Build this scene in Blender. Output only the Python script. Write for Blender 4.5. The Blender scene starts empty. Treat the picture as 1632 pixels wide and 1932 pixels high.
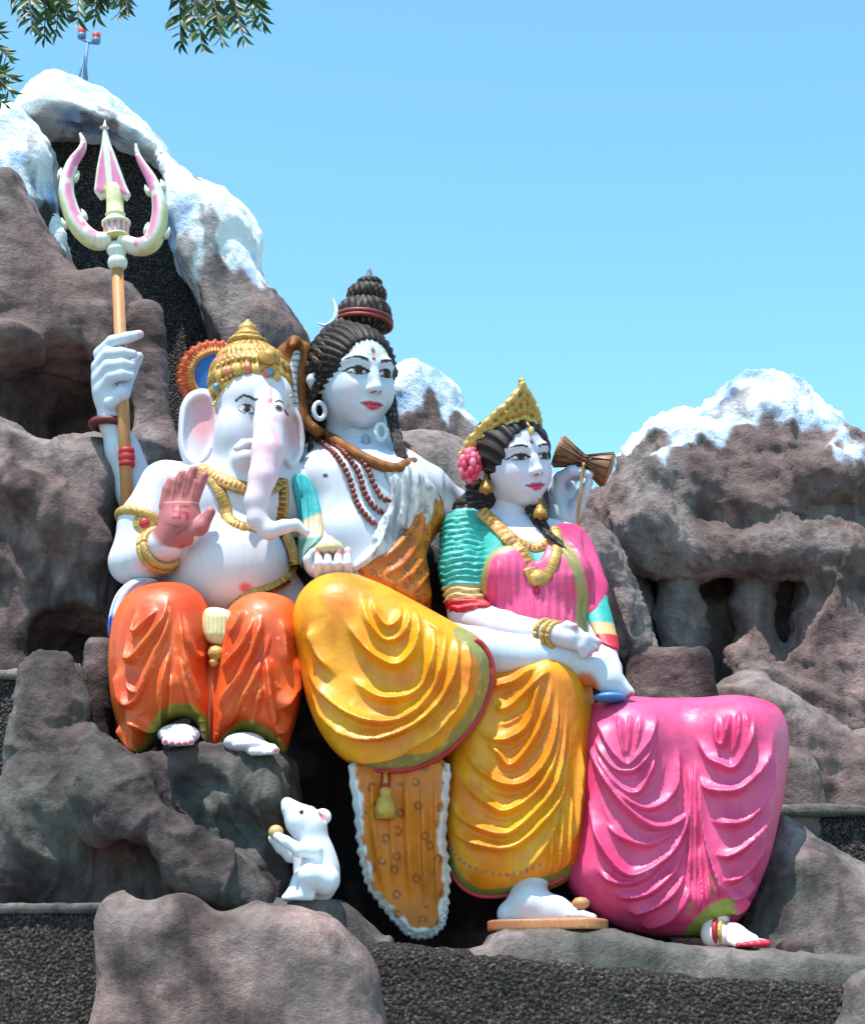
import bpy, math, random
import numpy as np
from mathutils import Vector

random.seed(7)
RNG = np.random.default_rng(7)
scene = bpy.context.scene
COL = scene.collection
R_ = math.radians

# ------------------------------------------------------------------ camera
FPX, PW, PH, HORIZON = 3410.0, 1632.0, 1932.0, 1950.0
CAM = np.array([0.0, -11.0, 1.6])
PITCH = math.atan((HORIZON - PH / 2) / FPX)
cam_data = bpy.data.cameras.new('camera')
cam_data.sensor_fit = 'VERTICAL'
cam_data.sensor_height = 24.0
cam_data.lens = 24.0 * FPX / PH
cam_data.clip_start = 0.1
cam_data.clip_end = 20000
cam = bpy.data.objects.new('camera', cam_data)
cam.location = CAM
cam.rotation_euler = (math.pi / 2 + PITCH, 0, 0)
COL.objects.link(cam)
scene.camera = cam

# ------------------------------------------------------------------ sky, sun, exposure
SUN_EL, SUN_AZ = R_(72), R_(-34)         # azimuth measured from straight behind the camera, minus = from the left
to_sun = Vector((math.sin(SUN_AZ) * math.cos(SUN_EL), -math.cos(SUN_AZ) * math.cos(SUN_EL), math.sin(SUN_EL)))
world = bpy.data.worlds.new('World')
scene.world = world
world.use_nodes = True
wn, wl = world.node_tree.nodes, world.node_tree.links
sky = wn.new('ShaderNodeTexSky')
sky.sky_type = 'NISHITA'
sky.sun_disc = False
sky.sun_elevation = SUN_EL
sky.sun_rotation = math.atan2(to_sun.x, to_sun.y)
sky.altitude = 0
sky.air_density = 1.0
sky.dust_density = 0.6
sky.ozone_density = 1.6
tint = wn.new('ShaderNodeVectorMath')           # the photograph's cyan grade of the clear sky
tint.operation = 'MULTIPLY'
tint.inputs[1].default_value = (1.10, 1.66, 1.48)
wl.new(sky.outputs[0], tint.inputs[0])
wl.new(tint.outputs[0], wn['Background'].inputs[0])
wn['Background'].inputs[1].default_value = 0.145
sun_data = bpy.data.lights.new('sun', 'SUN')
sun_data.energy = 4.9
sun_data.angle = R_(0.53)
sun_data.color = (1.0, 0.955, 0.89)
sun = bpy.data.objects.new('sun', sun_data)
sun.rotation_euler = to_sun.to_track_quat('Z', 'Y').to_euler()
sun.location = (-6, -8, 20)
COL.objects.link(sun)
vs = scene.view_settings
vs.view_transform = 'Standard'
vs.look = 'None'
vs.exposure = 0.5
vs.gamma = 1.0
vs.use_curve_mapping = False
scene.cycles.max_bounces = 6
scene.cycles.use_denoising = True

# ------------------------------------------------------------------ measuring: photo pixel + distance -> metres
_cp, _sp = math.cos(PITCH), math.sin(PITCH)
def P(px, py, Y=0.0):
    a, b = px - PW / 2, PH / 2 - py
    d = np.array([a, FPX * _cp - b * _sp, b * _cp + FPX * _sp])
    return CAM + d * ((Y - CAM[1]) / d[1])
def S(py, Y=0.0):                               # metres per photo pixel there
    return (Y - CAM[1]) / (FPX * _cp - (PH / 2 - py) * _sp)
def XZ(pts, Y):
    return np.array([P(x, y, Y)[[0, 2]] for x, y in pts])
def lin(r, g, b):
    return tuple((c / 255 / 12.92) if c / 255 <= 0.04045 else ((c / 255 + 0.055) / 1.055) ** 2.4 for c in (r, g, b))
def spline(pts, n=8, closed=False):             # Catmull-Rom through rows of any width
    p = np.asarray(pts, float)
    m = len(p)
    out = []
    rng = range(m) if closed else range(m - 1)
    for i in rng:
        if closed:
            a, b, c, d = p[i - 1], p[i], p[(i + 1) % m], p[(i + 2) % m]
        else:
            b, c = p[i], p[i + 1]
            a = p[i - 1] if i > 0 else 2 * b - c
            d = p[i + 2] if i + 2 < m else 2 * c - b
        for j in range(n):
            t = j / n
            out.append(0.5 * (2 * b + (c - a) * t + (2 * a - 5 * b + 4 * c - d) * t * t + (3 * b - a - 3 * c + d) * t ** 3))
    if not closed:
        out.append(p[-1])
    return np.array(out)
def proj(V):                                    # metres -> photo pixel
    q = np.asarray(V) - CAM
    a, b, f = q[:, 0], -q[:, 1] * _sp + q[:, 2] * _cp, q[:, 1] * _cp + q[:, 2] * _sp
    return PW / 2 + FPX * a / f, PH / 2 - FPX * b / f
def sstep(a, b, x):
    t = np.clip((x - a) / (b - a), 0, 1)
    return t * t * (3 - 2 * t)

# ------------------------------------------------------------------ noise on point arrays
def _hash(x, y, z, seed):
    h = (x * 374761393 + y * 668265263 + z * 1274126177 + seed * 974634599) & 0xFFFFFFFF
    h = ((h ^ (h >> 13)) * 1103515245) & 0xFFFFFFFF
    h = h ^ (h >> 16)
    return (h & 0xFFFFFF) / float(0xFFFFFF) * 2 - 1
def vnoise(p, seed=0):
    i = np.floor(p).astype(np.int64)
    f = p - i
    f = f * f * f * (f * (f * 6 - 15) + 10)
    r = 0
    for dx in (0, 1):
        for dy in (0, 1):
            for dz in (0, 1):
                w = (f[:, 0] if dx else 1 - f[:, 0]) * (f[:, 1] if dy else 1 - f[:, 1]) * (f[:, 2] if dz else 1 - f[:, 2])
                r = r + w * _hash(i[:, 0] + dx, i[:, 1] + dy, i[:, 2] + dz, seed)
    return r
def fbm(p, size, seed=0, octs=4, gain=0.5, ridged=False):
    q = p / size
    a, r, tot = 1.0, 0, 0
    for o in range(octs):
        n = vnoise(q * 2.03 ** o + 17.3 * o, seed + o)
        if ridged:
            n = 1 - 2 * np.abs(n)
        r = r + a * n
        tot += a
        a *= gain
    return r / tot

# ------------------------------------------------------------------ distance-field sculpting
def polydist(poly, X, Z):                       # signed distance to a closed outline, negative inside
    d = np.full(np.broadcast(X, Z).shape, 1e9)
    ins = np.zeros(d.shape, bool)
    n = len(poly)
    for i in range(n):
        a, b = poly[i], poly[(i + 1) % n]
        ex, ez = b - a
        wx, wz = X - a[0], Z - a[1]
        t = np.clip((wx * ex + wz * ez) / (ex * ex + ez * ez + 1e-12), 0, 1)
        d = np.minimum(d, (wx - ex * t) ** 2 + (wz - ez * t) ** 2)
        c = ((a[1] > Z) != (b[1] > Z)) & (X < (b[0] - a[0]) * (Z - a[1]) / (b[1] - a[1] + 1e-12) + a[0])
        ins ^= c
    d = np.sqrt(d)
    return np.where(ins, -d, d)
class Vol:
    def __init__(s, lo, hi, h):
        lo, hi = np.array(lo, float), np.array(hi, float)
        s.lo, s.h = lo, h
        s.n = np.ceil((hi - lo) / h).astype(int) + 1
        ax = [(lo[i] + h * np.arange(s.n[i])).astype(np.float32) for i in range(3)]
        s.ax = ax
        s.D = np.full(s.n, 9.0, np.float32)
    @classmethod
    def around(cls, pts, pad, h):
        pts = np.array(pts)
        return cls(pts.min(0) - pad, pts.max(0) + pad, h)
    def _sl(s, lo, hi):
        a = np.clip(np.floor((np.array(lo) - s.lo) / s.h).astype(int), 0, s.n)
        b = np.clip(np.ceil((np.array(hi) - s.lo) / s.h).astype(int) + 1, 0, s.n)
        return tuple(slice(a[i], b[i]) for i in range(3))
    def _grid(s, sl):
        return s.ax[0][sl[0]][:, None, None], s.ax[1][sl[1]][None, :, None], s.ax[2][sl[2]][None, None, :]
    def _mix(s, sl, d, k, op):
        D = s.D[sl]
        if op == 'u':
            if k > 0:
                h = np.maximum(k - np.abs(D - d), 0) / k
                s.D[sl] = np.minimum(D, d) - h * h * k * 0.25
            else:
                s.D[sl] = np.minimum(D, d)
        elif op == 's':
            d = -d
            if k > 0:
                h = np.maximum(k - np.abs(D - d), 0) / k
                s.D[sl] = np.maximum(D, d) + h * h * k * 0.25
            else:
                s.D[sl] = np.maximum(D, d)
    def cap(s, a, b, ra, rb=None, k=0.0, op='u', flat=None):
        rb = ra if rb is None else rb
        a, b = np.array(a, float), np.array(b, float)
        m = max(ra, rb) + k + 2.5 * s.h
        sl = s._sl(np.minimum(a, b) - m, np.maximum(a, b) + m)
        if min(s.D[sl].shape) == 0:
            return s
        X, Y, Z = s._grid(sl)
        e = b - a
        L = float(e @ e) + 1e-12
        wx, wy, wz = X - np.float32(a[0]), Y - np.float32(a[1]), Z - np.float32(a[2])
        t = np.clip((wx * e[0] + wy * e[1] + wz * e[2]) / L, 0, 1).astype(np.float32)
        d = np.sqrt((wx - t * e[0]) ** 2 + (wy - t * e[1]) ** 2 + (wz - t * e[2]) ** 2) - (ra + (rb - ra) * t)
        s._mix(sl, d, k, op)
        return s
    def chain(s, pts, rad, k=0.0, op='u'):
        for i in range(len(pts) - 1):
            s.cap(pts[i], pts[i + 1], rad[i], rad[i + 1], k, op)
        return s
    def ell(s, c, r, k=0.0, M=None, op='u'):
        c, r = np.array(c, float), np.array(r, float)
        m = (max(r) if M is not None else r) + k + 2.5 * s.h
        sl = s._sl(c - m, c + m)
        if min(s.D[sl].shape) == 0:
            return s
        X, Y, Z = s._grid(sl)
        X, Y, Z = X - np.float32(c[0]), Y - np.float32(c[1]), Z - np.float32(c[2])
        if M is not None:                       # rows of M are the ellipsoid's own axes
            X, Y, Z = [M[i][0] * X + M[i][1] * Y + M[i][2] * Z for i in range(3)]
        k0 = np.sqrt((X / r[0]) ** 2 + (Y / r[1]) ** 2 + (Z / r[2]) ** 2)
        k1 = np.sqrt((X / r[0] ** 2) ** 2 + (Y / r[1] ** 2) ** 2 + (Z / r[2] ** 2) ** 2) + 1e-9
        d = np.where(k0 < 0.05, -min(r), k0 * (k0 - 1) / k1).astype(np.float32)
        s._mix(sl, d, k, op)
        return s
    def box(s, c, r, rnd, k=0.0, M=None, op='u'):
        c, r = np.array(c, float), np.array(r, float)
        m = (np.linalg.norm(r) if M is not None else r) + k + 2.5 * s.h
        sl = s._sl(c - m, c + m)
        X, Y, Z = s._grid(sl)
        X, Y, Z = X - np.float32(c[0]), Y - np.float32(c[1]), Z - np.float32(c[2])
        if M is not None:
            X, Y, Z = [M[i][0] * X + M[i][1] * Y + M[i][2] * Z for i in range(3)]
        q = [np.abs(v) - (r[i] - rnd) for i, v in enumerate((X, Y, Z))]
        d = np.sqrt(sum(np.maximum(v, 0) ** 2 for v in q)) + np.minimum(np.maximum(np.maximum(q[0], q[1]), q[2]), 0) - rnd
        s._mix(sl, d.astype(np.float32), k, op)
        return s
    def pillow(s, poly, yc, T, R, k=0.0, Tb=None, p=2.0, op='u', tilt=(0, 0)):
        """a solid with the outline poly (x, z), T thick towards -y, Tb towards +y, its rim rounded over R"""
        Tb = T if Tb is None else Tb
        X, Z = s.ax[0][:, None], s.ax[2][None, :]
        d2 = polydist(poly, X.astype(float), Z.astype(float))
        c = poly.mean(0)
        y0 = yc + tilt[0] * (X - c[0]) + tilt[1] * (Z - c[1])
        q = np.maximum((d2 + R) / R, 0)[:, None, :]
        v = s.ax[1][None, :, None] - y0[:, None, :]
        v = np.where(v < 0, -v / T, v / Tb)
        g = (q ** p + v ** p) ** (1 / p)
        d = ((g - 1) * min(R, T, Tb)).astype(np.float32)
        sl = (slice(None),) * 3
        s._mix(sl, d, k, op)
        return s
    def cut_below(s, z):
        s.D = np.maximum(s.D, (z - s.ax[2])[None, None, :])
        return s
    def mesh(s, smooth=1):
        D = s.D
        D[0], D[-1], D[:, 0], D[:, -1], D[:, :, 0], D[:, :, -1] = 1, 1, 1, 1, 1, 1
        ins = D < 0
        n = np.array(D.shape) - 1
        cnt = np.zeros(n, np.int8)
        for dx in (0, 1):
            for dy in (0, 1):
                for dz in (0, 1):
                    cnt += ins[dx:dx + n[0], dy:dy + n[1], dz:dz + n[2]]
        act = np.argwhere((cnt > 0) & (cnt < 8))
        idx = np.full(n, -1, np.int64)
        idx[act[:, 0], act[:, 1], act[:, 2]] = np.arange(len(act))
        acc = np.zeros((len(act), 3))
        w = np.zeros(len(act))
        cor = [(0, 0, 0), (1, 0, 0), (0, 1, 0), (1, 1, 0), (0, 0, 1), (1, 0, 1), (0, 1, 1), (1, 1, 1)]
        val = [D[act[:, 0] + c[0], act[:, 1] + c[1], act[:, 2] + c[2]] for c in cor]
        for i, j in ((0, 1), (2, 3), (4, 5), (6, 7), (0, 2), (1, 3), (4, 6), (5, 7), (0, 4), (1, 5), (2, 6), (3, 7)):
            m = (val[i] < 0) != (val[j] < 0)
            t = np.where(m, val[i] / (val[i] - val[j] + 1e-20), 0)[:, None]
            pt = np.array(cor[i]) + t * (np.array(cor[j]) - np.array(cor[i]))
            acc += pt * m[:, None]
            w += m
        V = s.lo + (act + acc / w[:, None]) * s.h
        F = []
        for ax in range(3):
            b, c = (ax + 1) % 3, (ax + 2) % 3
            lo = [slice(None)] * 3
            hi = [slice(None)] * 3
            lo[ax], hi[ax] = slice(0, -1), slice(1, None)
            A, B = ins[tuple(lo)], ins[tuple(hi)]
            e = np.argwhere(A != B)
            e = e[(e[:, b] > 0) & (e[:, c] > 0) & (e[:, b] < n[b]) & (e[:, c] < n[c])]
            fl = A[e[:, 0], e[:, 1], e[:, 2]]
            qs = []
            for ob, oc in ((1, 1), (0, 1), (0, 0), (1, 0)):
                g = e.copy()
                g[:, b] -= ob
                g[:, c] -= oc
                qs.append(idx[g[:, 0], g[:, 1], g[:, 2]])
            q = np.stack(qs, 1)
            q[~fl] = q[~fl][:, ::-1]
            F.append(q)
        F = np.concatenate(F)
        for _ in range(smooth):
            V = relax(V, F, 0.5)
        return V, F
def relax(V, F, a):
    n = len(V)
    o = np.zeros((n, 3))
    c = np.zeros(n)
    for i in range(4):
        u, v = F[:, i], F[:, (i + 1) % 4]
        for ax in range(3):
            o[:, ax] += np.bincount(u, V[v, ax], n)
        c += np.bincount(u, minlength=n)
    return V * (1 - a) + a * o / np.maximum(c, 1)[:, None]
def normals(V, F):
    fn = np.cross(V[F[:, 2]] - V[F[:, 0]], V[F[:, 3]] - V[F[:, 1]])
    N = np.zeros_like(V)
    for i in range(4):
        for ax in range(3):
            N[:, ax] += np.bincount(F[:, i], fn[:, ax], len(V))
    return N / (np.linalg.norm(N, axis=1)[:, None] + 1e-12)
def curvedist(curve, X, Z):
    """distance to an open (x, z) line, and how far the point lies below it"""
    d = np.full(X.shape, 1e9)
    below = np.zeros(X.shape)
    tt = np.zeros(X.shape)
    n = len(curve) - 1
    for i in range(n):
        a, b = curve[i], curve[i + 1]
        e = b - a
        wx, wz = X - a[0], Z - a[1]
        L = e @ e + 1e-12
        t = np.clip((wx * e[0] + wz * e[1]) / L, 0, 1)
        dd = np.hypot(wx - e[0] * t, wz - e[1] * t)
        m = dd < d
        d = np.where(m, dd, d)
        below = np.where(m, (e[1] * wx - e[0] * wz), below)
        tt = np.where(m, (i + t) / n, tt)
    return d, below, tt
def between(curves, st=.5, w=4.0):
    """finer folds halfway between neighbouring ones"""
    def res(p, n=14):
        p = spline(p, 6)
        d = np.concatenate([[0], np.cumsum(np.hypot(*np.diff(p, axis=0).T))])
        s_ = np.linspace(0, d[-1], n)
        return np.stack([np.interp(s_, d, p[:, 0]), np.interp(s_, d, p[:, 1])], 1)
    out = []
    for a, b in zip(curves[:-1], curves[1:]):
        A, B = res(a[0]), res(b[0])
        m = .5 * A + .5 * B
        out.append((m[1:-1], st, w))
    return list(curves) + out
def folds(V, F, curves, Y, H=0.03, w=7, deep=0.0):
    """raise cloth folds on the side that faces the front. curves: (points in px, strength)"""
    N = normals(V, F)
    disp = np.zeros(len(V))
    for cu in curves:
        pts, st = cu[0], cu[1]
        ww = (cu[2] if len(cu) > 2 else w) * S(1300, Y)
        c = spline(XZ(pts, Y), 5)
        lo, hi = c.min(0) - 6 * ww, c.max(0) + 6 * ww
        k = np.nonzero((N[:, 1] < 0.05) & (V[:, 0] > lo[0]) & (V[:, 0] < hi[0]) & (V[:, 2] > lo[1]) & (V[:, 2] < hi[1]))[0]
        d, below, t = curvedist(c, V[k, 0], V[k, 2])
        fade = sstep(0, .26, np.minimum(t, 1 - t)) * .97 + .03
        wid = np.where(below > 0, ww * 0.60, ww * 1.5)
        disp[k] = np.maximum(disp[k], st * fade * np.exp(-(d / wid) ** 1.2))
    face = sstep(0.0, 0.45, -N[:, 1])
    disp = disp * (1 + .28 * fbm(V, .11, 77, 2))  # hand-cut: the folds swell and thin out
    V = V + N * (((disp - deep) * H + .0015 * fbm(V, .04, 78, 2)) * face)[:, None]
    return V, disp

# ------------------------------------------------------------------ objects
def new_mesh(name, V, F, cols=None, smooth=True):
    me = bpy.data.meshes.new(name)
    V = np.asarray(V, float)
    if isinstance(F, np.ndarray):
        nf, k = F.shape
        me.vertices.add(len(V))
        me.vertices.foreach_set('co', V.astype(np.float32).ravel())
        me.loops.add(nf * k)
        me.loops.foreach_set('vertex_index', F.astype(np.int32).ravel())
        me.polygons.add(nf)
        me.polygons.foreach_set('loop_start', np.arange(0, nf * k, k, dtype=np.int32))
        me.polygons.foreach_set('loop_total', np.full(nf, k, np.int32))
        me.update(calc_edges=True)
    else:
        me.from_pydata([tuple(v) for v in V], [], [tuple(int(i) for i in f) for f in F])
        me.update()
    if smooth:
        me.polygons.foreach_set('use_smooth', np.ones(len(me.polygons), bool))
    if cols is not None:
        cols = np.asarray(cols, np.float32)
        if cols.ndim == 1:
            cols = np.tile(cols, (len(V), 1))
        at = me.color_attributes.new('Col', 'FLOAT_COLOR', 'POINT')
        at.data.foreach_set('color', np.concatenate([cols, np.ones((len(V), 1), np.float32)], 1).ravel())
    return me
def link(name, me, mat, parent=None):
    o = bpy.data.objects.new(name, me)
    if me is not None and mat is not None and not me.materials:
        me.materials.append(mat)
    COL.objects.link(o)
    if parent is not None:
        o.parent = parent
        root = parent
        m = root.matrix_world if False else None
        off = np.zeros(3)
        q = parent
        while q is not None:
            off += np.array(q.location)
            q = q.parent
        o.location = tuple(-off)
    return o
def obj(name, VF, mat, parent=None, col=None, smooth=True):
    return link(name, new_mesh(name, VF[0], VF[1], col, smooth), mat, parent)
def thing(name, label, cat, loc, group=None):
    o = bpy.data.objects.new(name, None)
    o.empty_display_size = 0.2
    o.location = tuple(loc)
    COL.objects.link(o)
    return tag(o, label, cat, group)
def tag(o, label=None, cat=None, group=None, kind=None):
    for k, v in (('label', label), ('category', cat), ('group', group), ('kind', kind)):
        if v:
            o[k] = v
    return o
def join(*vfs):
    V, F, n = [], [], 0
    for v, f in vfs:
        V.append(np.asarray(v, float))
        F += [tuple(int(i) + n for i in q) for q in f]
        n += len(v)
    return np.concatenate(V), F
def joinq(*vfs):
    V, F, n = [], [], 0
    for v, f in vfs:
        V.append(v)
        F.append(np.asarray(f) + n)
        n += len(v)
    return np.concatenate(V), np.concatenate(F)
def frames(pts):
    pts = np.asarray(pts, float)
    T = np.gradient(pts, axis=0)
    T /= np.linalg.norm(T, axis=1)[:, None] + 1e-12
    u = np.array([0, 0, 1.0]) if abs(T[0][2]) < 0.9 else np.array([0, -1.0, 0])
    A, B = [], []
    for t in T:
        u = u - t * (u @ t)
        u /= np.linalg.norm(u) + 1e-12
        A.append(u)
        B.append(np.cross(t, u))
    return np.array(A), np.array(B)
def tube(pts, rad, seg=10, flat=1.0, up=None, closed=False):
    pts = np.asarray(pts, float)
    n = len(pts)
    rad = np.full(n, rad) if np.isscalar(rad) else np.asarray(rad, float)
    A, B = frames(pts)
    if up is not None:                          # keep the flat side turned to the vector up
        T = np.cross(A, B)
        A = np.asarray(up) - T * (T @ np.asarray(up))[:, None]
        A /= np.linalg.norm(A, axis=1)[:, None] + 1e-12
        B = np.cross(T, A)
    th = np.arange(seg) / seg * 2 * math.pi
    V = pts[:, None, :] + rad[:, None, None] * (flat * np.cos(th)[None, :, None] * A[:, None, :] + np.sin(th)[None, :, None] * B[:, None, :])
    V = V.reshape(-1, 3)
    F = []
    m = n if closed else n - 1
    for i in range(m):
        a, b = i * seg, ((i + 1) % n) * seg
        F += [(a + j, a + (j + 1) % seg, b + (j + 1) % seg, b + j) for j in range(seg)]
    if not closed:
        F.append(tuple(range(seg))[::-1])
        F.append(tuple((n - 1) * seg + j for j in range(seg)))
    return V, F
def lathe(base, axis, prof, seg=20, sx=1.0):
    """prof rows: (distance along axis, radius)"""
    base, axis = np.array(base, float), np.array(axis, float)
    axis /= np.linalg.norm(axis)
    u = np.cross(axis, [0, -1.0, 0.01])
    u /= np.linalg.norm(u)
    w = np.cross(axis, u)
    th = np.arange(seg) / seg * 2 * math.pi
    V, F = [], []
    for h, r in prof:
        V.append(base + axis * h + r * (sx * np.cos(th)[:, None] * u + np.sin(th)[:, None] * w))
    V = np.concatenate(V)
    n = len(prof)
    for i in range(n - 1):
        a, b = i * seg, (i + 1) * seg
        F += [(a + j, a + (j + 1) % seg, b + (j + 1) % seg, b + j) for j in range(seg)]
    F.append(tuple(range(seg))[::-1])
    F.append(tuple((n - 1) * seg + j for j in range(seg)))
    return V, F
def ball(c, r, seg=10, M=None):
    r = np.full(3, r) if np.isscalar(r) else np.asarray(r, float)
    V, F = [], []
    rings = max(4, seg * 2 // 3)
    for i in range(1, rings):
        a = math.pi * i / rings
        for j in range(seg):
            b = 2 * math.pi * j / seg
            V.append((math.sin(a) * math.cos(b), math.sin(a) * math.sin(b), math.cos(a)))
    for i in range(rings - 2):
        F += [(i * seg + j, (i + 1) * seg + j, (i + 1) * seg + (j + 1) % seg, i * seg + (j + 1) % seg) for j in range(seg)]
    V += [(0, 0, 1), (0, 0, -1)]
    t, bt = len(V) - 2, len(V) - 1
    F += [(t, j, (j + 1) % seg) for j in range(seg)]
    o = (rings - 2) * seg
    F += [(bt, o + (j + 1) % seg, o + j) for j in range(seg)]
    V = np.array(V) * r
    if M is not None:
        V = V @ np.asarray(M)
    return V + np.asarray(c), F

# ------------------------------------------------------------------ materials
def mat_new(name):
    m = bpy.data.materials.new(name)
    m.use_nodes = True
    return m, m.node_tree.nodes, m.node_tree.links, m.node_tree.nodes['Principled BSDF']
def paint_mat(name, rough=0.4, dirt=0.12, bump=0.15, scale=14.0, coat=0.0, col=None, metal=0.0, fine=90.0, spec=0.5):
    """old oil paint on cement: the painted colour, a little uneven, with faint brush and plaster relief"""
    m, n, l, b = mat_new(name)
    b.inputs['Roughness'].default_value = rough
    b.inputs['Metallic'].default_value = metal
    b.inputs['Specular IOR Level'].default_value = spec
    if coat:
        b.inputs['Coat Weight'].default_value = coat
        b.inputs['Coat Roughness'].default_value = 0.18
    geo = n.new('ShaderNodeNewGeometry')
    n1 = n.new('ShaderNodeTexNoise')
    n1.inputs['Scale'].default_value = scale
    n1.inputs['Detail'].default_value = 6
    n1.inputs['Roughness'].default_value = 0.65
    l.new(geo.outputs['Position'], n1.inputs['Vector'])
    mr = n.new('ShaderNodeMapRange')
    mr.inputs[1].default_value, mr.inputs[2].default_value = 0.3, 0.75
    mr.inputs[3].default_value, mr.inputs[4].default_value = 1.0 - dirt, 1.0 + dirt * 0.4
    l.new(n1.outputs[0], mr.inputs[0])
    mul = n.new('ShaderNodeVectorMath')
    mul.operation = 'SCALE'
    if col is None:
        at = n.new('ShaderNodeAttribute')
        at.attribute_name = 'Col'
        l.new(at.outputs['Color'], mul.inputs[0])
    else:
        mul.inputs[0].default_value = col
    mp = n.new('ShaderNodeMapping')              # rain streaks and hand-brushed unevenness
    mp.inputs['Scale'].default_value = (26.0, 26.0, 2.2)
    l.new(geo.outputs['Position'], mp.inputs['Vector'])
    n4 = n.new('ShaderNodeTexNoise')
    n4.inputs['Scale'].default_value = 1.0
    n4.inputs['Detail'].default_value = 5
    n4.inputs['Roughness'].default_value = 0.6
    l.new(mp.outputs[0], n4.inputs['Vector'])
    mr4 = n.new('ShaderNodeMapRange')
    mr4.inputs[1].default_value, mr4.inputs[2].default_value = 0.5, 0.78
    mr4.inputs[3].default_value, mr4.inputs[4].default_value = 1.0, 1.0 - dirt * 1.4
    l.new(n4.outputs[0], mr4.inputs[0])
    mm = n.new('ShaderNodeMath')
    mm.operation = 'MULTIPLY'
    l.new(mr.outputs[0], mm.inputs[0])
    l.new(mr4.outputs[0], mm.inputs[1])
    l.new(mm.outputs[0], mul.inputs['Scale'])
    l.new(mul.outputs[0], b.inputs['Base Color'])
    rr = n.new('ShaderNodeMapRange')
    rr.inputs[3].default_value, rr.inputs[4].default_value = rough - 0.08, rough + 0.14
    l.new(n1.outputs[0], rr.inputs[0])
    l.new(rr.outputs[0], b.inputs['Roughness'])
    n2 = n.new('ShaderNodeTexNoise')
    n2.inputs['Scale'].default_value = fine
    n2.inputs['Detail'].default_value = 4
    l.new(geo.outputs['Position'], n2.inputs['Vector'])
    bp = n.new('ShaderNodeBump')
    bp.inputs['Strength'].default_value = bump
    bp.inputs['Distance'].default_value = 0.01
    l.new(n2.outputs[0], bp.inputs['Height'])
    l.new(bp.outputs[0], b.inputs['Normal'])
    return m
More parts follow.
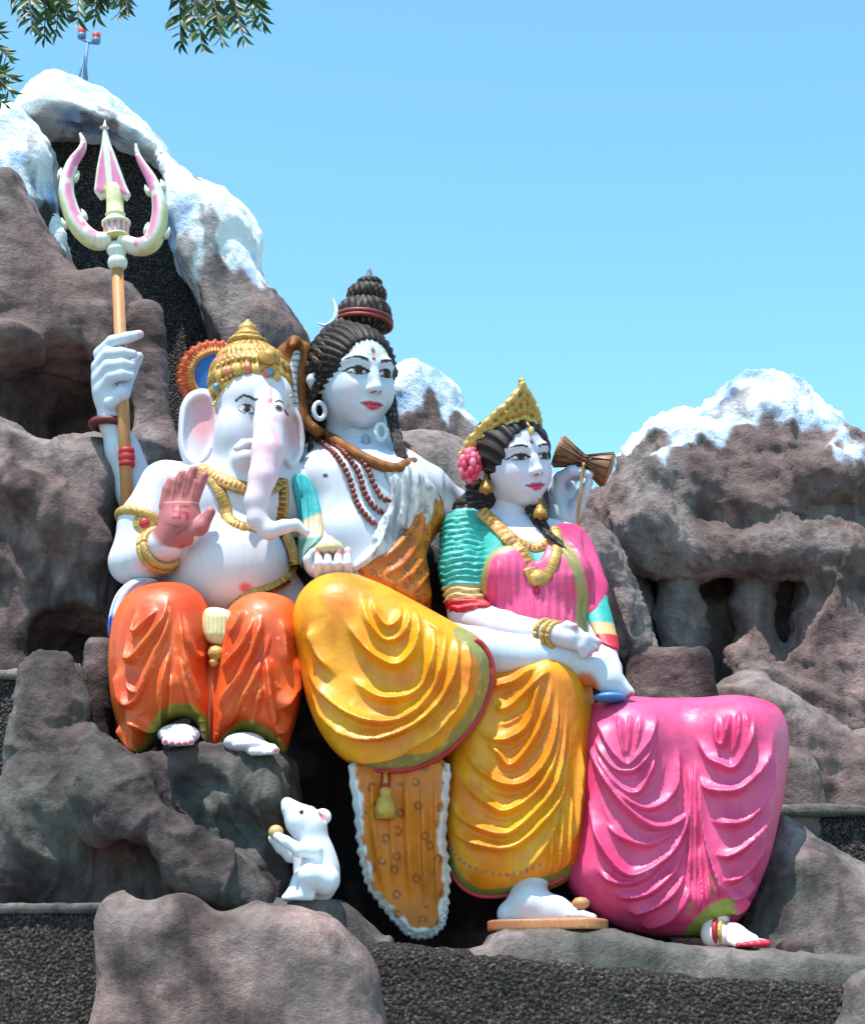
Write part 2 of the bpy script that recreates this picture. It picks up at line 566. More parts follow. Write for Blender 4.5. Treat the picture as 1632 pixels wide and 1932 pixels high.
# ================================================================== SETTING
def rock_mat(name, bump=0.55, sc=1.0):
    m, n, l, b = mat_new(name)
    b.inputs['Roughness'].default_value = 0.82
    b.inputs['Specular IOR Level'].default_value = 0.25
    geo = n.new('ShaderNodeNewGeometry')
    at = n.new('ShaderNodeAttribute')
    at.attribute_name = 'Col'
    n1 = n.new('ShaderNodeTexNoise')
    n1.inputs['Scale'].default_value = 9 * sc
    n1.inputs['Detail'].default_value = 9
    n1.inputs['Roughness'].default_value = 0.68
    l.new(geo.outputs['Position'], n1.inputs['Vector'])
    mr = n.new('ShaderNodeMapRange')
    mr.inputs[1].default_value, mr.inputs[2].default_value = 0.3, 0.7
    mr.inputs[3].default_value, mr.inputs[4].default_value = 0.66, 1.22
    l.new(n1.outputs[0], mr.inputs[0])
    mp = n.new('ShaderNodeMapping')              # water streaks down the cement
    mp.inputs['Scale'].default_value = (8.0, 8.0, 1.1)
    l.new(geo.outputs['Position'], mp.inputs['Vector'])
    n3 = n.new('ShaderNodeTexNoise')
    n3.inputs['Scale'].default_value = 1.0
    n3.inputs['Detail'].default_value = 7
    n3.inputs['Roughness'].default_value = 0.62
    n3.inputs['Distortion'].default_value = 0.6
    l.new(mp.outputs[0], n3.inputs['Vector'])
    mr3 = n.new('ShaderNodeMapRange')
    mr3.inputs[1].default_value, mr3.inputs[2].default_value = 0.45, 0.7
    mr3.inputs[3].default_value, mr3.inputs[4].default_value = 1.08, 0.60
    l.new(n3.outputs[0], mr3.inputs[0])
    n5 = n.new('ShaderNodeTexNoise')             # grain of the sand in the render coat
    n5.inputs['Scale'].default_value = 120 * sc
    n5.inputs['Detail'].default_value = 3
    l.new(geo.outputs['Position'], n5.inputs['Vector'])
    mr5 = n.new('ShaderNodeMapRange')
    mr5.inputs[1].default_value, mr5.inputs[2].default_value = 0.3, 0.7
    mr5.inputs[3].default_value, mr5.inputs[4].default_value = 0.9, 1.1
    l.new(n5.outputs[0], mr5.inputs[0])
    m1 = n.new('ShaderNodeMath')
    m1.operation = 'MULTIPLY'
    l.new(mr.outputs[0], m1.inputs[0])
    l.new(mr3.outputs[0], m1.inputs[1])
    m2 = n.new('ShaderNodeMath')
    m2.operation = 'MULTIPLY'
    l.new(m1.outputs[0], m2.inputs[0])
    l.new(mr5.outputs[0], m2.inputs[1])
    # snow paint keeps clean: the lighter the coat, the weaker the stains
    sep = n.new('ShaderNodeSeparateColor')
    l.new(at.outputs['Color'], sep.inputs[0])
    mr6 = n.new('ShaderNodeMapRange')
    mr6.inputs[1].default_value, mr6.inputs[2].default_value = 0.35, 0.8
    mr6.inputs[3].default_value, mr6.inputs[4].default_value = 0.0, 0.75
    l.new(sep.outputs[2], mr6.inputs[0])
    mx = n.new('ShaderNodeMix')
    mx.data_type = 'FLOAT'
    mx.inputs[3].default_value = 1.0
    l.new(mr6.outputs[0], mx.inputs[0])
    l.new(m2.outputs[0], mx.inputs[2])
    mul = n.new('ShaderNodeVectorMath')
    mul.operation = 'SCALE'
    l.new(at.outputs['Color'], mul.inputs[0])
    l.new(mx.outputs[0], mul.inputs['Scale'])
    l.new(mul.outputs[0], b.inputs['Base Color'])
    n2 = n.new('ShaderNodeTexNoise')
    n2.inputs['Scale'].default_value = 42 * sc
    n2.inputs['Detail'].default_value = 6
    n2.inputs['Roughness'].default_value = 0.7
    l.new(geo.outputs['Position'], n2.inputs['Vector'])
    ad = n.new('ShaderNodeMath')
    ad.operation = 'MULTIPLY_ADD'
    ad.inputs[1].default_value = 2.2
    l.new(n1.outputs[0], ad.inputs[0])
    l.new(n2.outputs[0], ad.inputs[2])
    bp = n.new('ShaderNodeBump')
    bp.inputs['Strength'].default_value = bump
    bp.inputs['Distance'].default_value = 0.05
    l.new(ad.outputs[0], bp.inputs['Height'])
    l.new(bp.outputs[0], b.inputs['Normal'])
    return m
def grit_mat(name):
    """dark roughcast: coarse chips thrown on wet cement"""
    m, n, l, b = mat_new(name)
    b.inputs['Roughness'].default_value = 0.8
    b.inputs['Specular IOR Level'].default_value = 0.3
    geo = n.new('ShaderNodeNewGeometry')
    v = n.new('ShaderNodeTexVoronoi')
    v.inputs['Scale'].default_value = 46
    v.inputs['Randomness'].default_value = 1
    l.new(geo.outputs['Position'], v.inputs['Vector'])
    n1 = n.new('ShaderNodeTexNoise')
    n1.inputs['Scale'].default_value = 52
    n1.inputs['Detail'].default_value = 5
    n1.inputs['Roughness'].default_value = 0.75
    l.new(geo.outputs['Position'], n1.inputs['Vector'])
    n3 = n.new('ShaderNodeTexNoise')
    n3.inputs['Scale'].default_value = 2.5
    n3.inputs['Detail'].default_value = 3
    l.new(geo.outputs['Position'], n3.inputs['Vector'])
    cr = n.new('ShaderNodeValToRGB')
    cr.color_ramp.elements[0].position, cr.color_ramp.elements[0].color = 0.38, (*lin(26, 22, 22), 1)
    cr.color_ramp.elements[1].position, cr.color_ramp.elements[1].color = 0.68, (*lin(138, 128, 122), 1)
    e = cr.color_ramp.elements.new(0.52)
    e.color = (*lin(60, 52, 50), 1)
    l.new(n1.outputs[0], cr.inputs[0])
    mr = n.new('ShaderNodeMapRange')
    mr.inputs[1].default_value, mr.inputs[2].default_value = 0.3, 0.7
    mr.inputs[3].default_value, mr.inputs[4].default_value = 0.75, 1.15
    l.new(n3.outputs[0], mr.inputs[0])
    mul = n.new('ShaderNodeVectorMath')
    mul.operation = 'SCALE'
    l.new(cr.outputs[0], mul.inputs[0])
    l.new(mr.outputs[0], mul.inputs['Scale'])
    l.new(mul.outputs[0], b.inputs['Base Color'])
    ad = n.new('ShaderNodeMath')
    ad.operation = 'MULTIPLY_ADD'
    ad.inputs[1].default_value = -1.3
    l.new(v.outputs['Distance'], ad.inputs[0])
    l.new(n1.outputs[0], ad.inputs[2])
    bp = n.new('ShaderNodeBump')
    bp.inputs['Strength'].default_value = 1.0
    bp.inputs['Distance'].default_value = 0.03
    l.new(ad.outputs[0], bp.inputs['Height'])
    l.new(bp.outputs[0], b.inputs['Normal'])
    return m
M_rock = rock_mat('painted_cement_rock')
M_rock_far = rock_mat('painted_cement_rock_coarse', 0.7, 0.75)
M_grit = grit_mat('dark_roughcast')

MAUVE, GREY, DARK, PINKISH, GREEN = lin(116, 96, 94), lin(142, 128, 125), lin(52, 40, 41), lin(160, 132, 128), lin(100, 96, 92)
SNOW, SNOWBLUE = lin(246, 248, 251), lin(132, 170, 222)
def mixc(a, b, t):
    return np.asarray(a) * (1 - t[:, None]) + np.asarray(b) * t[:, None]
def rock_cols(V, seed, pal=(MAUVE, GREY, DARK, PINKISH)):
    c = mixc(np.tile(pal[0], (len(V), 1)), pal[1], sstep(-0.15, 0.35, fbm(V, 0.55, seed, 4)))
    c = mixc(c, pal[2], 0.75 * sstep(0.05, 0.45, fbm(V, 0.4, seed + 9, 5)))
    c = mixc(c, pal[3], 0.55 * sstep(0.1, 0.45, fbm(V, 0.3, seed + 21, 4)))
    return c
def rough(V, F, seed, big=0.10, mid=0.05, small=0.015, size=0.7, stretch=(1, 1, 1)):
    N = normals(V, F)
    Q = V / np.asarray(stretch)
    w_ = Q + .12 * np.stack([fbm(Q, size, seed + 40, 2), fbm(Q, size, seed + 43, 2), fbm(Q, size, seed + 46, 2)], 1)
    crest = np.clip(1 - 2.8 * np.abs(fbm(w_ * np.array([1, 1, .45]), size * .62, seed + 50, 2, .4)), 0, 1) ** 2
    d = big * fbm(Q, size, seed, 3) + mid * 1.1 * crest + mid * .6 * fbm(Q, size * 0.5, seed + 5, 3, 0.42, True) + small * fbm(Q, size * 0.12, seed + 11, 3) + small * .5 * fbm(Q, size * 0.06, seed + 15, 2)
    return V + N * d[:, None]
def snow_paint(V, c, py, Y, seed, amp=40):
    """white paint down to a ragged line of drips, with airbrushed blue"""
    z = V[:, 2]
    zl = P(800, py, Y)[2]
    line = zl + S(py, Y) * amp * (1.3 * fbm(V * np.array([1, 1, 0.12]), 0.34, seed, 3) + 0.9 * fbm(V * np.array([1, 1, 0.05]), 0.12, seed + 3, 2))
    t = sstep(-0.045, 0.045, z - line + 0.05 * fbm(V, 0.1, seed + 4, 3))
    t = t * (1 - .6 * sstep(.25, .45, fbm(V * np.array([1, 1, .45]), .2, seed + 12, 4)))
    s = mixc(np.tile(SNOW, (len(V), 1)), SNOWBLUE, 0.9 * sstep(0.05, 0.45, fbm(V, 0.36, seed + 6, 5, 0.62)))
    s = mixc(s, SNOWBLUE, 0.45 * sstep(0.3, 0.0, z - line))
    return c * (1 - t[:, None]) + s * t[:, None]
def rock(name, outline, Y, T, R, h=0.025, seed=1, Tb=None, p=2.2, feat=None, noise=(0.07, 0.03, 0.010), size=0.6, pal=(MAUVE, GREY, DARK, PINKISH),
         snow=None, mat=None, parent=None, tilt=(0, 0), smooth_outline=True, stretch=(1, 1, 1), dy=0):
    outline = [(x, y + dy) for x, y in outline]
    o2 = XZ(outline, Y)
    if smooth_outline:
        o2 = spline(o2, 4, True)
    Tb = T * 0.6 if Tb is None else Tb
    mx = max(abs(tilt[1]) * np.ptp(o2[:, 1]), abs(tilt[0]) * np.ptp(o2[:, 0])) * 0.6 + 0.1
    v = Vol((o2[:, 0].min() - .1, Y - T - mx - 0.25, o2[:, 1].min() - .1), (o2[:, 0].max() + .1, Y + Tb + mx, o2[:, 1].max() + .1), h)
    v.pillow(o2, Y, T, R, 0, Tb, p, tilt=tilt)
    if feat:
        feat(v)
    V, F = v.mesh(2)
    V = rough(V, F, seed, *noise, size=size, stretch=stretch)
    c = rock_cols(V, seed, pal)
    if snow:
        c = snow_paint(V, c, snow[0], Y, seed, snow[1])
    return obj(name, (V, F), mat or M_rock, parent, c)

# ---- ground far below the ledge, out to the horizon
def ground_mat():
    m, n, l, b = mat_new('dry_ground')
    t = n.new('ShaderNodeTexNoise')
    t.inputs['Scale'].default_value = 3.0
    t.inputs['Detail'].default_value = 8
    geo = n.new('ShaderNodeNewGeometry')
    l.new(geo.outputs['Position'], t.inputs['Vector'])
    cr = n.new('ShaderNodeValToRGB')
    cr.color_ramp.elements[0].color = (*lin(104, 98, 90), 1)
    cr.color_ramp.elements[1].color = (*lin(132, 124, 114), 1)
    l.new(t.outputs[0], cr.inputs[0])
    l.new(cr.outputs[0], b.inputs['Base Color'])
    b.inputs['Roughness'].default_value = 0.9
    return m
g = 6000.0
gv = np.array([(-g, -g, 0), (g, -g, 0), (g, g, 0), (-g, g, 0)], float)
tag(obj('ground', (gv, [(0, 1, 2, 3)]), ground_mat(), smooth=False), kind='structure')

# ---- left snow peak with the recessed roughcast face under its cap
PANEL = [(50, 226), (140, 230), (228, 254), (292, 284), (318, 335), (328, 420), (348, 500), (384, 590), (428, 680), (445, 960), (150, 960), (150, 700), (150, 560), (120, 470), (95, 400), (88, 340), (98, 290)]
def f_peak(v):
    pan = XZ(PANEL, 2.55)
    X, Z = v.ax[0][:, None].astype(float), v.ax[2][None, :].astype(float)
    d2 = polydist(pan, X, Z)[:, None, :]
    yy = v.ax[1][None, :, None]
    cut = np.maximum(d2, yy - 3.25)
    hh = np.maximum(0.05 - np.abs(v.D + cut), 0) / 0.05
    v.D = (np.maximum(v.D, -cut) + hh * hh * 0.0125).astype(np.float32)
peak = rock('snow_peak', [(-30, 330), (30, 240), (50, 190), (90, 148), (125, 137), (168, 150), (215, 175), (265, 212), (310, 262), (340, 308), (385, 342), (430, 362),
     (472, 398), (490, 440), (496, 490), (520, 540), (558, 578), (586, 640), (600, 760), (600, 1000), (40, 1000), (-30, 700)],
     3.0, 0.75, 0.55, 0.028, 11, Tb=0.5, dy=24, feat=f_peak, snow=None, mat=M_rock_far, noise=(0.07, 0.03, 0.010))
me = peak.data
pv = np.zeros(len(me.vertices) * 3, np.float32)
me.vertices.foreach_get('co', pv)
pv = pv.reshape(-1, 3).astype(float)
pc = rock_cols(pv, 11)
sn = mixc(np.tile(SNOW, (len(pv), 1)), SNOWBLUE, 0.85 * sstep(0.0, 0.42, fbm(pv, 0.42, 16, 5, 0.62)))
lim = XZ([(330, 620), (372, 575), (400, 540), (412, 508), (440, 500), (480, 520), (520, 548), (600, 600)], 2.5)
zl = np.interp(pv[:, 0], lim[:, 0], lim[:, 1])
t = sstep(-0.05, 0.05, pv[:, 2] - zl + 0.2 * fbm(pv * np.array([1, 1, .4]), 0.14, 31, 4))
t = t * (1 - .75 * sstep(.22, .42, fbm(pv * np.array([1, 1, .5]), .22, 35, 4)))
pc = pc * (1 - t[:, None]) + sn * t[:, None]
me.color_attributes['Col'].data.foreach_set('color', np.concatenate([pc, np.ones((len(pc), 1))], 1).astype(np.float32).ravel())
tag(peak, 'tall white snow-painted cement peak with dark recessed face behind the trident', 'rock')
# the roughcast face sits in the recess: a slab with a thickness
pan = XZ([(40, 232), (120, 236), (222, 262), (290, 292), (322, 345), (340, 420), (366, 500), (404, 590), (455, 680), (480, 1000), (90, 1000), (90, 700), (100, 560), (80, 470), (60, 400), (40, 340)], 2.95)
v = Vol((pan[:, 0].min() - .05, 2.78, pan[:, 1].min() - .05), (pan[:, 0].max() + .05, 3.12, pan[:, 1].max() + .05), 0.03)
v.pillow(pan, 2.95, 0.07, 0.08, 0, 0.1, 4)
V, F = v.mesh(1)
tag(obj('roughcast_wall', (V, F), M_grit), 'dark gritty roughcast face set into the snow-capped peak', 'wall')

tag(rock('snow_mound', [(-120, 215), (-30, 203), (20, 198), (48, 206), (72, 240), (102, 288), (97, 345), (92, 410), (60, 520), (-120, 520)], 2.3, 0.4, 0.35, 0.025, 23, dy=16, snow=(420, 55), mat=M_rock_far),
    'small white snow-painted mound at the left edge below the leaves', 'rock')

def f_b(v):
    c = P(95, 735, 1.0)
    v.ell(c, (0.50, 1.05, 0.40), 0.06, op='s')
    v.ell(P(205, 770, 1.0), (0.18, 0.9, 0.34), 0.06, op='s')
    v.ell(P(20, 650, 1.05), (0.16, 0.25, 0.10), 0.15)
    v.cap(P(275, 600, 1.25), P(300, 860, 1.2), 0.10, 0.13, 0.1)
tag(rock('overhanging_rock', [(-120, 372), (0, 362), (35, 341), (62, 385), (100, 428), (130, 488), (165, 525), (215, 520), (250, 542), (268, 590), (272, 640), (294, 720), (306, 800), (322, 880), (340, 1010),
     (200, 1040), (-120, 1040)], 1.6, 0.55, 0.35, 0.025, 31, Tb=0.75, dy=14, feat=f_b, p=2.6, noise=(0.07, 0.04, 0.010), stretch=(1.6, 1.6, 0.8)),
    'mauve grey rock with a dark hollow behind the hand that grips the trident', 'rock')

def f_c(v):
    v.ell(P(120, 1210, 0.2), (0.33, 0.95, 0.27), 0.05, op='s')
    v.ell(P(215, 1030, 0.3), (0.11, 0.8, 0.46), 0.08, op='s')
    v.chain([P(-20, 900, 0.33), P(60, 930, 0.27), P(120, 985, 0.3), P(165, 1015, 0.4)], [0.05, 0.06, 0.05, 0.04], 0.2)
tag(rock('ledge_rock', [(-120, 812), (0, 818), (60, 838), (110, 853), (150, 852), (205, 848), (240, 868), (275, 940), (285, 1050), (275, 1150), (240, 1230), (190, 1330), (-120, 1330)], 0.85, 0.5, 0.3, 0.022, 41, Tb=0.7, feat=f_c, p=2.6, noise=(0.08, 0.045, 0.012)),
    'broad mauve grey rock with black hollow under it at the left edge', 'rock')

# ---- right side
tag(rock('snow_peak', [(690, 960), (705, 760), (722, 705), (752, 680), (790, 676), (830, 698), (858, 728), (872, 768), (898, 796), (912, 835), (930, 900), (940, 960)], 3.6, 0.45, 0.4, 0.025, 53, dy=14, snow=(806, 60), mat=M_rock_far),
    'small rounded snow-painted peak between the two crowned heads', 'rock')
tag(rock('boulder', [(700, 1200), (722, 850), (760, 826), (815, 822), (862, 834), (900, 872), (925, 930), (950, 1020), (960, 1200)], 2.2, 0.45, 0.35, 0.025, 57, noise=(0.03, 0.02, 0.01), pal=(GREY, MAUVE, GREY, PINKISH)),
    'smooth grey boulder below the small snow peak', 'boulder')

def f_right(v):
    # the overhang: everything below y=1060 sits further back, with buttresses and niches
    zc = P(1400, 1062, 2.0)[2]
    v.box(P(1480, 1270, 1.7), (1.25, 0.62, zc - P(1480, 1270, 1.7)[2]), 0.06, 0.10, op='s')
    for x0, r, y1, Y in ((1285, 0.10, 1340, 1.95), (1425, 0.105, 1300, 1.92), (1585, 0.25, 1400, 1.9), (1205, .05, 1300, 2.1)):
        v.cap(P(x0 - 6, 1060, Y), P(x0 + 8, y1, Y + .05), r, r * 1.3, 0.10)
    v.chain([P(1400, 1250, 1.75), P(1450, 1310, 1.6), P(1540, 1380, 1.5), P(1640, 1440, 1.5)], [0.12, 0.12, 0.13, 0.16], 0.3)
    v.ell(P(1560, 1300, 1.9), (0.35, 0.3, 0.45), 0.2)
    v.chain([P(1240, 1035, 1.85), P(1330, 1040, 1.75), P(1460, 1036, 1.7), P(1660, 1040, 1.75)], [0.06, 0.07, 0.07, 0.07], 0.3)
    v.ell(P(1235, 985, 1.75), (0.22, 0.24, 0.26), 0.2)
    v.chain([P(1180, 940, 1.9), P(1240, 900, 1.8), P(1330, 905, 1.85), P(1420, 950, 1.75)], [0.10, 0.10, 0.08, 0.08], 0.2)
    v.chain([P(1450, 930, 1.9), P(1540, 900, 1.85), P(1660, 880, 1.8)], [0.10, 0.12, 0.12], 0.2)
tag(rock('snow_peak', [(1060, 1560), (1045, 1150), (1050, 1010), (1075, 950), (1108, 918), (1142, 893), (1168, 858), (1185, 829), (1228, 790), (1265, 769), (1312, 767), (1360, 721), (1420, 701), (1478, 707), (1530, 747), (1600, 800), (1645, 826), (1760, 880), (1800, 1100), (1800, 1560)],
     2.6, 0.78, 0.6, 0.028, 67, Tb=0.7, dy=34, feat=f_right, snow=(892, 70), mat=M_rock_far, noise=(0.07, 0.05, 0.022), size=0.5),
    'broad grey cement mountain with dripping white snow paint at the right', 'rock')
def f_near(v):
    v.ell(P(1140, 1120, 0.66), (0.10, 0.16, 0.20), 0.12, op='s')
    v.ell(P(1150, 1180, 0.7), (0.06, 0.1, 0.05), 0.06, op='s')
tag(rock('rock_outcrop', [(1050, 1330), (1060, 1060), (1085, 1010), (1120, 1000), (1152, 1018), (1182, 1085), (1210, 1150), (1218, 1210), (1218, 1330)], 1.1, 0.36, 0.22, 0.016, 71, feat=f_near, noise=(0.05, 0.04, 0.014), size=0.4, pal=(GREY, MAUVE, DARK, GREY)),
    'craggy brown grey outcrop beside the pink-draped shoulder', 'rock')
def squarish(name, x0, y0, x1, y1, Y, T, rnd, seed, label, pal=(MAUVE, DARK, MAUVE, GREY), noise=(0.02, 0.012, 0.006)):
    a, b = P(x0, y1, Y - T), P(x1, y0, Y - T)
    v = Vol(np.minimum(a, b) - 0.15 - np.array([0, 0.1, 0]), np.maximum(a, b) + 0.15 + np.array([0, 2 * T + 0.1, 0]), 0.016)
    v.box(((a[0] + b[0]) / 2, Y, (a[2] + b[2]) / 2), ((b[0] - a[0]) / 2, T, (b[2] - a[2]) / 2), rnd)
    V, F = v.mesh(2)
    V = rough(V, F, seed, *noise, size=0.4)
    o = obj(name, (V, F), M_rock, None, rock_cols(V, seed, pal))
    return tag(o, label, 'rock')
squarish('rock_block', 1190, 1214, 1352, 1400, 0.75, 0.32, 0.11, 75, 'dark rounded rock block behind the pink lap')
squarish('rock_block', 143, 1196, 215, 1420, -0.05, 0.16, 0.07, 79, 'narrow dark rock block beside the orange knee', (DARK, MAUVE, DARK, DARK))
tag(rock('sloping_rock', [(1330, 1640), (1345, 1380), (1380, 1300), (1420, 1275), (1470, 1310), (1540, 1365), (1600, 1395), (1700, 1370), (1800, 1400), (1800, 1640)], 1.15, 0.42, 0.25, 0.022, 83, noise=(0.06, 0.05, 0.015)),
    'light mauve rock ridge sloping down to the right edge', 'rock')
tag(rock('boulder', [(1430, 1600), (1440, 1440), (1470, 1414), (1500, 1412), (1528, 1428), (1545, 1470), (1550, 1600)], 0.62, 0.22, 0.14, 0.016, 87, noise=(0.02, 0.015, 0.006), pal=(MAUVE, GREY, DARK, MAUVE)),
    'small dark boulder tucked behind the pink knee', 'boulder')
def slab(name, x0, y0, x1, y1, Y, depth, mat, label, seed, h=0.03, rnd=0.02, pal=None, noise=(0.006, 0.006, 0.004), cat='wall'):
    a, b = P(x0, y1, Y), P(x1, y0, Y)
    v = Vol(np.minimum(a, b) - 0.1, np.maximum(a, b) + np.array([0.1, depth + 0.1, 0.1]), h)
    v.box(((a[0] + b[0]) / 2, Y + depth / 2, (a[2] + b[2]) / 2), ((b[0] - a[0]) / 2, depth / 2, (b[2] - a[2]) / 2), rnd)
    V, F = v.mesh(1)
    V = rough(V, F, seed, *noise, size=0.3)
    o = obj(name, (V, F), mat, None, rock_cols(V, seed, pal) if pal else None)
    return tag(o, label, cat)
slab('roughcast_wall', 1440, 1536, 1760, 1840, 0.42, 0.8, M_grit, 'dark gritty roughcast wall under the grey ledge right of the pink sari', 91)
slab('ledge', 1430, 1518, 1770, 1538, 0.37, 0.9, M_rock, 'thin grey ledge capping the roughcast wall at the right edge', 92, 0.014, 0.02, (GREEN, GREY, GREEN, GREY), cat='ledge')
tag(rock('boulder', [(1330, 1900), (1375, 1790), (1400, 1700), (1425, 1620), (1450, 1560), (1470, 1536), (1492, 1550), (1545, 1600), (1600, 1640), (1650, 1662), (1760, 1720), (1790, 1900)], -0.1, 0.42, 0.25, 0.02, 95, noise=(0.05, 0.03, 0.01), pal=(GREY, GREEN, DARK, MAUVE), tilt=(0, 0.35)),
    'large grey boulder leaning at the right below the ledge', 'boulder')
squarish('stone', 1478, 1776, 1532, 1812, -0.75, 0.12, 0.03, 97, 'small dark flat stone right of the painted toes', (DARK, DARK, DARK, MAUVE), (0.01, 0.008, 0.004))

# ---- seat and base
tag(rock('rock_mass', [(180, 1900), (225, 1300), (260, 1080), (420, 1000), (700, 1010), (900, 1060), (1130, 1080), (1210, 1300), (1330, 1560), (1400, 1900)], 1.0, 0.42, 0.3, 0.05, 101, Tb=0.4, pal=(DARK, DARK, DARK, MAUVE)),
    'dark rock mass that the seated statues lean against', 'rock')
def f_ped(v):
    v.chain([P(160, 1420, -0.72), P(215, 1500, -0.86), P(240, 1548, -0.9), P(330, 1610, -0.93), P(400, 1650, -0.95), P(470, 1700, -0.95)], [0.04, 0.045, 0.05, 0.045, 0.04, 0.04], 0.26)
    v.ell(P(255, 1650, -0.9), (0.14, 0.22, 0.17), 0.1, op='s')
    v.ell(P(165, 1500, -0.78), (0.1, 0.12, 0.10), 0.2)
    v.ell(P(100, 1350, -0.56), (0.14, 0.14, 0.2), 0.2)
    v.ell(P(75, 1560, -0.72), (0.15, 0.15, 0.25), 0.25)
    v.ell(P(500, 1520, -0.72), (0.10, 0.14, 0.12), 0.1)
    v.ell(P(440, 1560, -0.8), (0.16, 0.20, 0.13), 0.14, op='s')
    v.ell(P(380, 1480, -0.72), (0.12, 0.10, 0.06), 0.1, op='s')
tag(rock('rock_pedestal', [(40, 1830), (28, 1600), (38, 1460), (56, 1350), (70, 1278), (95, 1257), (140, 1262), (150, 1330), (150, 1395), (180, 1402), (225, 1425), (270, 1437), (330, 1428), (400, 1420), (470, 1430), (535, 1436), (548, 1480), (556, 1560), (566, 1640), (580, 1830)],
     -0.35, 0.4, 0.16, 0.016, 103, Tb=0.45, feat=f_ped, p=3.0, noise=(0.05, 0.035, 0.008), size=0.42, pal=(lin(78, 68, 68), GREEN, DARK, MAUVE)),
    'craggy grey rock carrying the elephant-headed statue', 'rock')
slab('roughcast_wall', -160, 1272, 75, 1860, -0.05, 0.5, M_grit, 'dark gritty roughcast wall at the left edge behind the craggy rock', 105)
slab('ledge', -170, 1262, 78, 1280, -0.09, 0.55, M_rock, 'thin grey ledge capping the upper roughcast wall at the left edge', 106, 0.014, 0.02, (GREEN, GREY, GREEN, GREY), cat='ledge')
slab('roughcast_wall', -260, 1716, 240, 2140, -1.12, 1.4, M_grit, 'dark gritty roughcast base in the bottom left corner', 107)
slab('ledge', -260, 1704, 250, 1722, -1.15, 1.4, M_rock, 'thin grey ledge along the top of the bottom left roughcast base', 108, 0.016, 0.02, (GREEN, GREY, DARK, GREY), cat='ledge')
tag(rock('boulder', [(190, 2140), (188, 1850), (186, 1745), (202, 1704), (225, 1690), (262, 1700), (300, 1702), (335, 1690), (372, 1693), (415, 1722), (455, 1714), (500, 1705), (560, 1713), (620, 1733), (675, 1775), (704, 1812), (716, 1900), (724, 2140)], -1.15, 0.34, 0.2, 0.018, 109, Tb=0.2,
     noise=(0.03, 0.018, 0.006), pal=(lin(126, 110, 107), PINKISH, DARK, PINKISH), p=2.4),
    'big pale pinkish grey boulder in the foreground below the mouse', 'boulder')
tag(rock('rock_shelf', [(400, 2100), (420, 1760), (440, 1712), (475, 1698), (540, 1695), (600, 1696), (645, 1700), (685, 1732), (722, 1766), (745, 1800), (760, 2100)], -0.72, 0.22, 0.12, 0.014, 113, Tb=0.5, noise=(0.012, 0.01, 0.006), pal=(GREEN, GREY, DARK, GREEN), p=3),
    'greenish grey rock shelf that the white mouse sits on', 'rock')
# front base under the feet: roughcast with a smooth cement lip
lipo = XZ([(-80, 1830), (400, 1800), (720, 1790), (900, 1790), (925, 1762), (960, 1754), (1130, 1750), (1200, 1764), (1290, 1785), (1450, 1792), (1560, 1798), (1700, 1806), (1900, 1815), (1900, 1980), (-80, 1980)], -0.85)
v = Vol((lipo[:, 0].min() - .1, -1.15, lipo[:, 1].min() - .1), (lipo[:, 0].max() + .1, 0.8, lipo[:, 1].max() + .1), 0.032)
v.pillow(spline(lipo, 3, True), -0.5, 0.52, 0.10, 0, 1.1, 4)
V, F = v.mesh(2)
V = rough(V, F, 117, 0.012, 0.012, 0.006, size=0.35)
tag(obj('stone_ledge', (V, F), M_rock, None, rock_cols(V, 117, (GREEN, GREY, GREEN, MAUVE))), 'smooth grey cement ledge under the feet of the two larger statues', 'ledge')
bo = XZ([(650, 2140), (660, 1790), (720, 1777), (780, 1782), (900, 1796), (1000, 1803), (1150, 1818), (1300, 1836), (1450, 1842), (1560, 1846), (1612, 1862), (1640, 1900), (1700, 2140)], -1.0)
v = Vol((bo[:, 0].min() - .1, -1.25, bo[:, 1].min() - .1), (bo[:, 0].max() + .1, 0.2, bo[:, 1].max() + .1), 0.03)
v.pillow(bo, -0.8, 0.28, 0.09, 0, 0.6, 3)
V, F = v.mesh(1)
V = rough(V, F, 119, 0.012, 0.012, 0.010, size=0.2)
tag(obj('roughcast_wall', (V, F), M_grit), 'long dark gritty roughcast base under the grey ledge at the bottom', 'wall')
tag(rock('boulder', [(1570, 2140), (1585, 1890), (1605, 1850), (1660, 1830), (1760, 1840), (1800, 2140)], -1.0, 0.25, 0.15, 0.02, 121, pal=(GREY, GREEN, GREY, MAUVE)), 'smooth grey boulder cut off in the bottom right corner', 'boulder')
